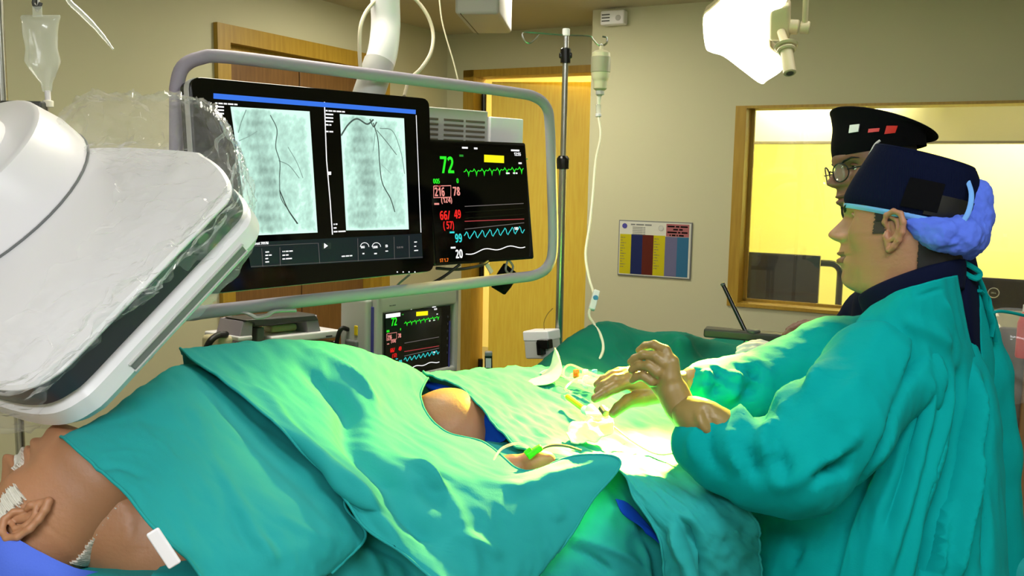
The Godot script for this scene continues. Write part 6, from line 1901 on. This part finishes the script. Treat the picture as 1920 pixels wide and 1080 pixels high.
func assistant() -> void:
	var o := thing("person", "assistant with glasses and a black cap looking down behind the surgeon", "person")
	var fwd := eye.basis * Vector3(-0.97, -0.16, 0.10)
	var up := eye.basis * Vector3(-0.12, 0.99, 0.0)
	var z := fwd.cross(up).normalized()
	var tf := Transform3D(Basis(fwd.normalized(), z.cross(fwd).normalized(), z), at(1648, 332, 2.12))
	var rows := face_rows(true)
	var sh := head_sheet(rows, dents, 6, 72)
	for s in [-1.0, 1.0]: sh.add(ear_sheet(s, 0.070))
	var all := Sh.new().add(sh, tf)
	all.add(body(chain([[1668, 470, 2.14, 0.06], [1690, 560, 2.16, 0.06]]), 0.03, 0.012))
	# the bare hand that rests on the tray
	all.add(hand([[[1575, 628, 2.32, 0.03], [1545, 622, 2.32, 0.026], [1520, 620, 2.31, 0.024]], [[1522, 616, 2.31, 0.018], [1500, 614, 2.30, 0.012], [1482, 620, 2.29, 0.009], [1472, 628, 2.29, 0.008]], [[1522, 620, 2.31, 0.018], [1502, 622, 2.29, 0.011], [1486, 629, 2.28, 0.0088], [1478, 634, 2.28, 0.0075]], [[1525, 614, 2.32, 0.018], [1506, 610, 2.32, 0.011], [1490, 612, 2.32, 0.009], [1478, 618, 2.31, 0.0075]], [[1525, 622, 2.31, 0.016], [1512, 630, 2.29, 0.011], [1500, 636, 2.28, 0.008]], [[1525, 612, 2.33, 0.016], [1510, 606, 2.34, 0.010], [1498, 607, 2.34, 0.0078]]], 0.004))
	put(o, "body", all, M.skin_dark, Transform3D(), 180)
	eyes(o, tf, M.skin_dark)
	brows(o, tf, rows, M.hair_black)
	put(o, "lips", head_patch(rows, dents, -0.049, -0.028, -0.26, 0.26, 0.0012), M.skin_lip, tf, 180)
	put(o, "beard", head_patch(rows, dents, -0.10, -0.055, -0.9, 0.9, 0.002, 0.05), M.hair_black, tf, 180)
	for s in [-1.0, 1.0]: put(o, "hair", head_patch(rows, dents, -0.04, 0.06, s * 1.2, s * 3.15, 0.005, 0.05), M.hair_black, tf, 60)
	var cp := [[-0.010, 0.056, 0.04, 0.108, 0.082], [-0.012, 0.085, 0.03, 0.108, 0.085], [-0.022, 0.106, 0.22, 0.106, 0.090], [-0.030, 0.112, 0.42, 0.112, 0.096], [-0.032, 0.119, 0.48, 0.114, 0.094], [-0.032, 0.126, 0.48, 0.09, 0.07], [-0.032, 0.129, 0.48, 0.03, 0.02], [-0.032, 0.130, 0.48, 0.005, 0.004]]
	var c := put(o, "cap", rings_sheet(cp, 72, 5, 0.003, 2.0), M.black_cloth, tf, 180)
	for q in [["cap_label", 0.060, 1.5, 1.95, M.white_plastic], ["cap_lettering", 0.026, 1.35, 1.6, M.red_plastic], ["cap_badge", -0.008, 1.1, 1.75, M.red_plastic]]:
		var an := acos(clampf((q[1] + 0.026) / 0.106, -1, 1))
		put(c, q[0], ring_strip(cp, q[2], q[3], -an + 0.11, -an - 0.11, 0.0038), q[4])
	# glasses
	var g := MeshInstance3D.new()
	var rim := Sh.new()
	for s in [-1.0, 1.0]:
		var ring := []
		for k in 28:
			var an := TAU * k / 28
			ring.append(Vector3(0.112, 0.022 + 0.021 * sin(an), s * 0.033 + 0.024 * cos(an)))
		for k in ring.size(): ring[k].x = 0.114 - 5.0 * pow(absf(ring[k].z), 2.0) * 0.9
		rim.add(tube(ring, 0.0016, 8, true))
		rim.add(tube([Vector3(0.103, 0.026, s * 0.057), Vector3(0.05, 0.028, s * 0.078), Vector3(-0.005, 0.022, s * 0.078)], 0.0016, 8))
	rim.add(tube(curve([Vector3(0.113, 0.026, -0.009), Vector3(0.116, 0.03, 0), Vector3(0.113, 0.026, 0.009)], 4), 0.0015, 8))
	g.name = "glasses"
	g.mesh = finish(rim, 60)
	g.material_override = M.hair_black
	o.add_child(g, true)
	g.transform = tf
	for s in [-1.0, 1.0]: put(g, "lens", rod(Vector3(0.1095, 0.022, s * 0.033), Vector3(0.1105, 0.022, s * 0.033), 0.021, 24), M.lens_glass)
	# dark scrubs
	var b := chain([[1690, 585, 2.16, 0.11], [1690, 720, 2.18, 0.15], [1690, 900, 2.18, 0.16], [1690, 1200, 2.18, 0.17]])
	b += chain([[1700, 545, 2.12, 0.07], [1760, 560, 2.10, 0.072], [1785, 620, 2.08, 0.065], [1790, 760, 2.06, 0.06]])
	b += chain([[1690, 560, 2.2, 0.07], [1640, 600, 2.3, 0.075], [1620, 650, 2.36, 0.06], [1578, 632, 2.33, 0.045]])
	b += chain([[1790, 490, 2.08, 0.045], [1793, 540, 2.06, 0.05]])
	put(o, "scrubs", body(b, 0.04, 0.012, [], 0.004, 2.0), M.navy_cloth, Transform3D(), 180)
	var glv := hand([[[1470, 672, 2.25, 0.034], [1440, 664, 2.24, 0.028]], [[1440, 660, 2.24, 0.022], [1415, 650, 2.23, 0.012], [1398, 650, 2.23, 0.010], [1386, 654, 2.23, 0.008]], [[1440, 664, 2.24, 0.022], [1414, 658, 2.22, 0.012], [1396, 659, 2.22, 0.010], [1384, 663, 2.22, 0.008]], [[1440, 668, 2.24, 0.020], [1414, 667, 2.22, 0.012], [1400, 668, 2.22, 0.010], [1390, 671, 2.22, 0.008]], [[1445, 656, 2.25, 0.020], [1425, 645, 2.25, 0.012], [1410, 645, 2.25, 0.0095], [1400, 648, 2.25, 0.008]], [[1445, 672, 2.23, 0.016], [1428, 678, 2.22, 0.011], [1415, 678, 2.21, 0.0085]]], 0.004)
	put(o, "glove", glv, M.white_latex, Transform3D(), 180)
	put(o, "sleeve", body(chain([[1465, 674, 2.25, 0.044], [1560, 720, 2.24, 0.055], [1640, 700, 2.2, 0.07]]), 0.03, 0.01), M.navy_cloth, Transform3D(), 180)
	var w := at(1690, 1000, 2.18)
	legs(o, w.x, w.z, 0.8, M.navy_cloth)

func instruments() -> void:
	# dark arm board with its stick
	var tf := facing(at(1420, 630, 2.35), at(1560, 640, 2.30) - at(1325, 620, 2.40), Vector3.UP)
	var o := thing("arm_board", "long dark board reaching out before the window wall, under the assistant's hand", "board", tf)
	var l := at(1325, 620, 2.40).distance_to(at(1600, 640, 2.30))
	put(o, "board", rbox(Vector3(l, 0.024, 0.05), 0.006, Vector3(l / 2 - 0.135, 0, 0.0)), M.board_brown)
	put(o, "pivot", rod(Vector3(-0.01, 0.008, 0.01), Vector3(-0.01, 0.018, 0.01), 0.018), M.dark_grey_plastic)
	put(o, "table_bracket", rod(Vector3(-0.02, -0.09, 0.0), Vector3(-0.02, -0.01, 0.0), 0.014), M.steel)
	var st := thing("black_stick", "thin black stick leaning up from the dark board toward the window sill", "stick")
	put(st, "rod_body", rod(at(1398, 622, 2.36), at(1357, 536, 2.40), 0.0055, 10), M.black_plastic)
	put(st, "tip", rod(at(1357, 536, 2.40), at(1354, 531, 2.402), 0.006, 10), M.dark_grey_plastic)
	# device standing beyond the sheet
	var r := facing(at(916, 682, 2.62), eye.basis.x, Vector3.UP)
	var dv := thing("wall_remote", "small black device with a pale label standing beyond the lit drape, before the yellow door", "device", r)
	put(dv, "body", rbox(Vector3(0.022, 0.095, 0.02), 0.004, Vector3(0, -0.02, 0)), M.black_plastic)
	put(dv, "label", rbox(Vector3(0.016, 0.028, 0.002), 0.0005, Vector3(0, 0.004, 0.0105)), M.light_plastic)
	put(dv, "cap", rbox(Vector3(0.022, 0.012, 0.022), 0.003, Vector3(0, 0.03, 0)), M.grey_plastic)
	# gauze standing up and lying by the manifold
	var g := put(self, "gauze_towel", cloth([ats([[965, 712, 2.20], [1000, 706, 2.21], [1028, 690, 2.23], [1038, 663, 2.25], [1040, 652, 2.25]]), ats([[968, 714, 2.14], [1004, 712, 2.14], [1034, 702, 2.16], [1046, 680, 2.20], [1042, 655, 2.24]]), ats([[980, 716, 2.10], [1008, 722, 2.09], [1040, 714, 2.11], [1054, 694, 2.16], [1046, 660, 2.24]])], 8, 8, [], 0.003, 4.0), M.white_gauze, Transform3D(), 180)
	tag(g, "pale gauze cloth with one corner standing up on the drape by the manifold", "gauze")
	var gd := put(self, "gauze_fold", cloth([ats([[1066, 800, 1.72], [1100, 776, 1.76], [1140, 772, 1.76]]), ats([[1064, 816, 1.68], [1106, 796, 1.70], [1150, 790, 1.70]]), ats([[1072, 830, 1.655], [1110, 822, 1.66], [1148, 806, 1.67]])], 10, 10, [], 0.016, 9.0), M.white_gauze, Transform3D(), 180)
	tag(gd, "crumpled white gauze on the drape in the brightest lamp light", "gauze")
	# manifold and tubing
	var m := thing("manifold", "clear plastic manifold with stopcocks and coiled line lying on the drape below the infusion line", "manifold")
	put(m, "manifold_body", rod(at(1072, 708, 2.16), at(1128, 712, 2.10), 0.012, 12), M.clear_plastic)
	for k in 3: 
		put(m, "stopcock", join([rod(at(1080 + 17 * k, 708, 2.13), at(1080 + 17 * k, 694, 2.14), 0.007, 10), rod(at(1076 + 17 * k, 698, 2.12), at(1086 + 17 * k, 696, 2.12), 0.005, 10)]), [M.orange_plastic, M.white_plastic, M.saline_blue][k])
	put(m, "coiled_line", tube(curve(ats([[1128, 708, 2.08], [1095, 694, 2.14], [1070, 684, 2.16], [1058, 692, 2.14], [1058, 706, 2.10], [1080, 716, 2.06], [1110, 724, 2.02], [1122, 716, 2.06], [1100, 706, 2.10], [1078, 712, 2.09], [1060, 728, 2.04], [1070, 735, 2.0]]), 5), 0.0028, 8), M.clear_plastic)
	put(m, "side_line", tube(curve(ats([[1010, 702, 2.24], [1025, 694, 2.24], [1038, 696, 2.22], [1050, 706, 2.16], [1075, 710, 2.12]]), 5), 0.0025, 8), M.white_plastic)
	var s := thing("syringe", "clear syringe lying beside the manifold near the far gloved fingers", "syringe")
	put(s, "barrel", rod(at(1100, 716, 2.06), at(1142, 716, 2.0), 0.010, 14), M.clear_plastic)
	put(s, "plunger", rod(at(1085, 716, 2.08), at(1118, 716, 2.04), 0.006, 10), M.white_plastic)
	put(s, "flange", rod(at(1098, 716, 2.06), at(1101, 716, 2.056), 0.016, 12), M.white_plastic)
	var yl := thing("yellow_tube", "short yellow tube lying on the lit drape beside the gauze", "tube")
	put(yl, "shaft", rod(at(1064, 744, 1.93), at(1096, 768, 1.84), 0.006, 10), M.yellow_plastic)
	put(yl, "hub", rod(at(1096, 768, 1.84), at(1106, 776, 1.81), 0.009, 10, 0.006), M.white_plastic)
	var cn := thing("sheath_hub", "white catheter hubs and clamp held under the far thumb in the lamp light", "catheter hub")
	put(cn, "hub", rod(at(1106, 766, 1.74), at(1124, 782, 1.70), 0.010, 12, 0.007), M.white_plastic)
	put(cn, "wing", rbox(Vector3(0.04, 0.004, 0.018), 0.0015, at(1118, 776, 1.70)), M.white_plastic)
	put(cn, "side_arm", tube(curve(ats([[1118, 776, 1.70], [1135, 770, 1.68], [1150, 772, 1.65], [1140, 790, 1.66], [1120, 795, 1.68]]), 4), 0.0028, 8), M.clear_plastic)
	put(cn, "clip_mark", rod(at(1128, 765, 1.68), at(1136, 776, 1.66), 0.007, 8), M.dark_grey_plastic)
	var cl := thing("sheath_clip", "bright green clip on the line at the small opening by the patient's hand", "clip")
	put(cl, "clip_body", rbox(Vector3(0.030, 0.011, 0.012), 0.003), M.green_clip, facing(at(1002, 846, 1.57), eye.basis * Vector3(0.85, 0.5, 0.0), eye.basis * Vector3(-0.4, 0.9, 0.2)))
	put(cl, "clip_wing", rbox(Vector3(0.014, 0.018, 0.004), 0.0015), M.green_clip, facing(at(993, 850, 1.567), eye.basis * Vector3(0.8, 0.6, 0.0), eye.basis * Vector3(-0.5, 0.8, 0.2)))
	var ln := thing("catheter_line", "thin clear catheter line curving from the green clip over the drape", "catheter line")
	put(ln, "line", tube(curve(ats([[998, 848, 1.575], [985, 836, 1.60], [965, 832, 1.63], [940, 842, 1.615], [925, 865, 1.575], [922, 885, 1.545]]), 5), 0.0026, 8), M.clear_plastic)
	put(ln, "line", tube(curve(ats([[1005, 846, 1.575], [1030, 836, 1.60], [1060, 836, 1.60], [1090, 845, 1.60]]), 5), 0.0026, 8), M.dark_grey_plastic)
	var wr := thing("guide_wire", "thin pale guide wire running over the drape under the near sleeve", "guide wire")
	put(wr, "wire", tube(curve(ats([[1150, 800, 1.70], [1190, 830, 1.67], [1235, 852, 1.62], [1285, 846, 1.60], [1310, 850, 1.58]]), 5), 0.0018, 6), M.cream_cable)

func right_edge() -> void:
	# cabinet, shield and trolley at the right edge
	var tf := facing(at(1905, 800, 2.55), Vector3(1, 0, 0.35), Vector3.UP)
	var h := tf.origin.y
	var c := thing("cabinet", "tall grey and brown cabinet at the right edge behind the surgeon", "cabinet", Transform3D(tf.basis, Vector3(tf.origin.x, 0, tf.origin.z)))
	put(c, "carcass", rbox(Vector3(0.5, 1.20, 0.4), 0.006, Vector3(0.20, 0.6, -0.25)), M.grey_metal)
	put(c, "door", rbox(Vector3(0.44, 1.12, 0.02), 0.004, Vector3(0.235, 0.6, -0.04)), M.tan_wood)
	put(c, "handle", rod(Vector3(0.06, 0.6, -0.02), Vector3(0.06, 0.75, -0.02), 0.006), M.steel)
	var s := put(self, "shield_cover", cloth([ats([[1850, 585, 2.2], [1880, 575, 2.18], [1925, 580, 2.15], [1960, 590, 2.1]]), ats([[1855, 640, 2.18], [1885, 640, 2.14], [1925, 640, 2.12], [1960, 640, 2.1]]), ats([[1862, 700, 2.2], [1890, 705, 2.17], [1925, 705, 2.14], [1960, 700, 2.1]]), ats([[1870, 760, 2.22], [1895, 760, 2.2], [1925, 755, 2.16], [1960, 750, 2.12]])], 12, 12, [], 0.014, 3.0, 0.001), M.clear_film, Transform3D(), 180)
	tag(s, "crumpled clear plastic film hanging at the right edge behind the surgeon's gown ties", "plastic cover")
	var r := thing("red_bottle", "salmon red bottle standing at the right edge above the cabinet", "bottle", Transform3D(Basis(), at(1922, 640, 2.45)))
	put(r, "body", lathe([[0.0, -0.045], [0.020, -0.045], [0.022, -0.04], [0.022, 0.05], [0.016, 0.07], [0.012, 0.08], [0.0, 0.08]], 20), M.red_plastic)
	put(r, "cap", rod(Vector3(0, 0.08, 0), Vector3(0, 0.10, 0), 0.012), M.white_plastic)
	var t := put(self, "trolley_drape", cloth([ats([[1868, 1015, 1.75], [1890, 1008, 1.80], [1925, 1022, 1.80], [1990, 1050, 1.75]]), ats([[1868, 1030, 1.70], [1890, 1028, 1.70], [1925, 1040, 1.70], [1990, 1065, 1.65]]), ats([[1866, 1080, 1.68], [1890, 1080, 1.67], [1925, 1085, 1.66], [1990, 1100, 1.62]]), ats([[1860, 1250, 1.68], [1890, 1250, 1.67], [1925, 1250, 1.66], [1990, 1250, 1.62]])], 10, 10, [], 0.006, 2.5), M.drape, Transform3D(), 180)
	tag(t, "teal cloth hanging in the lower right corner behind the surgeon's gown", "drape")
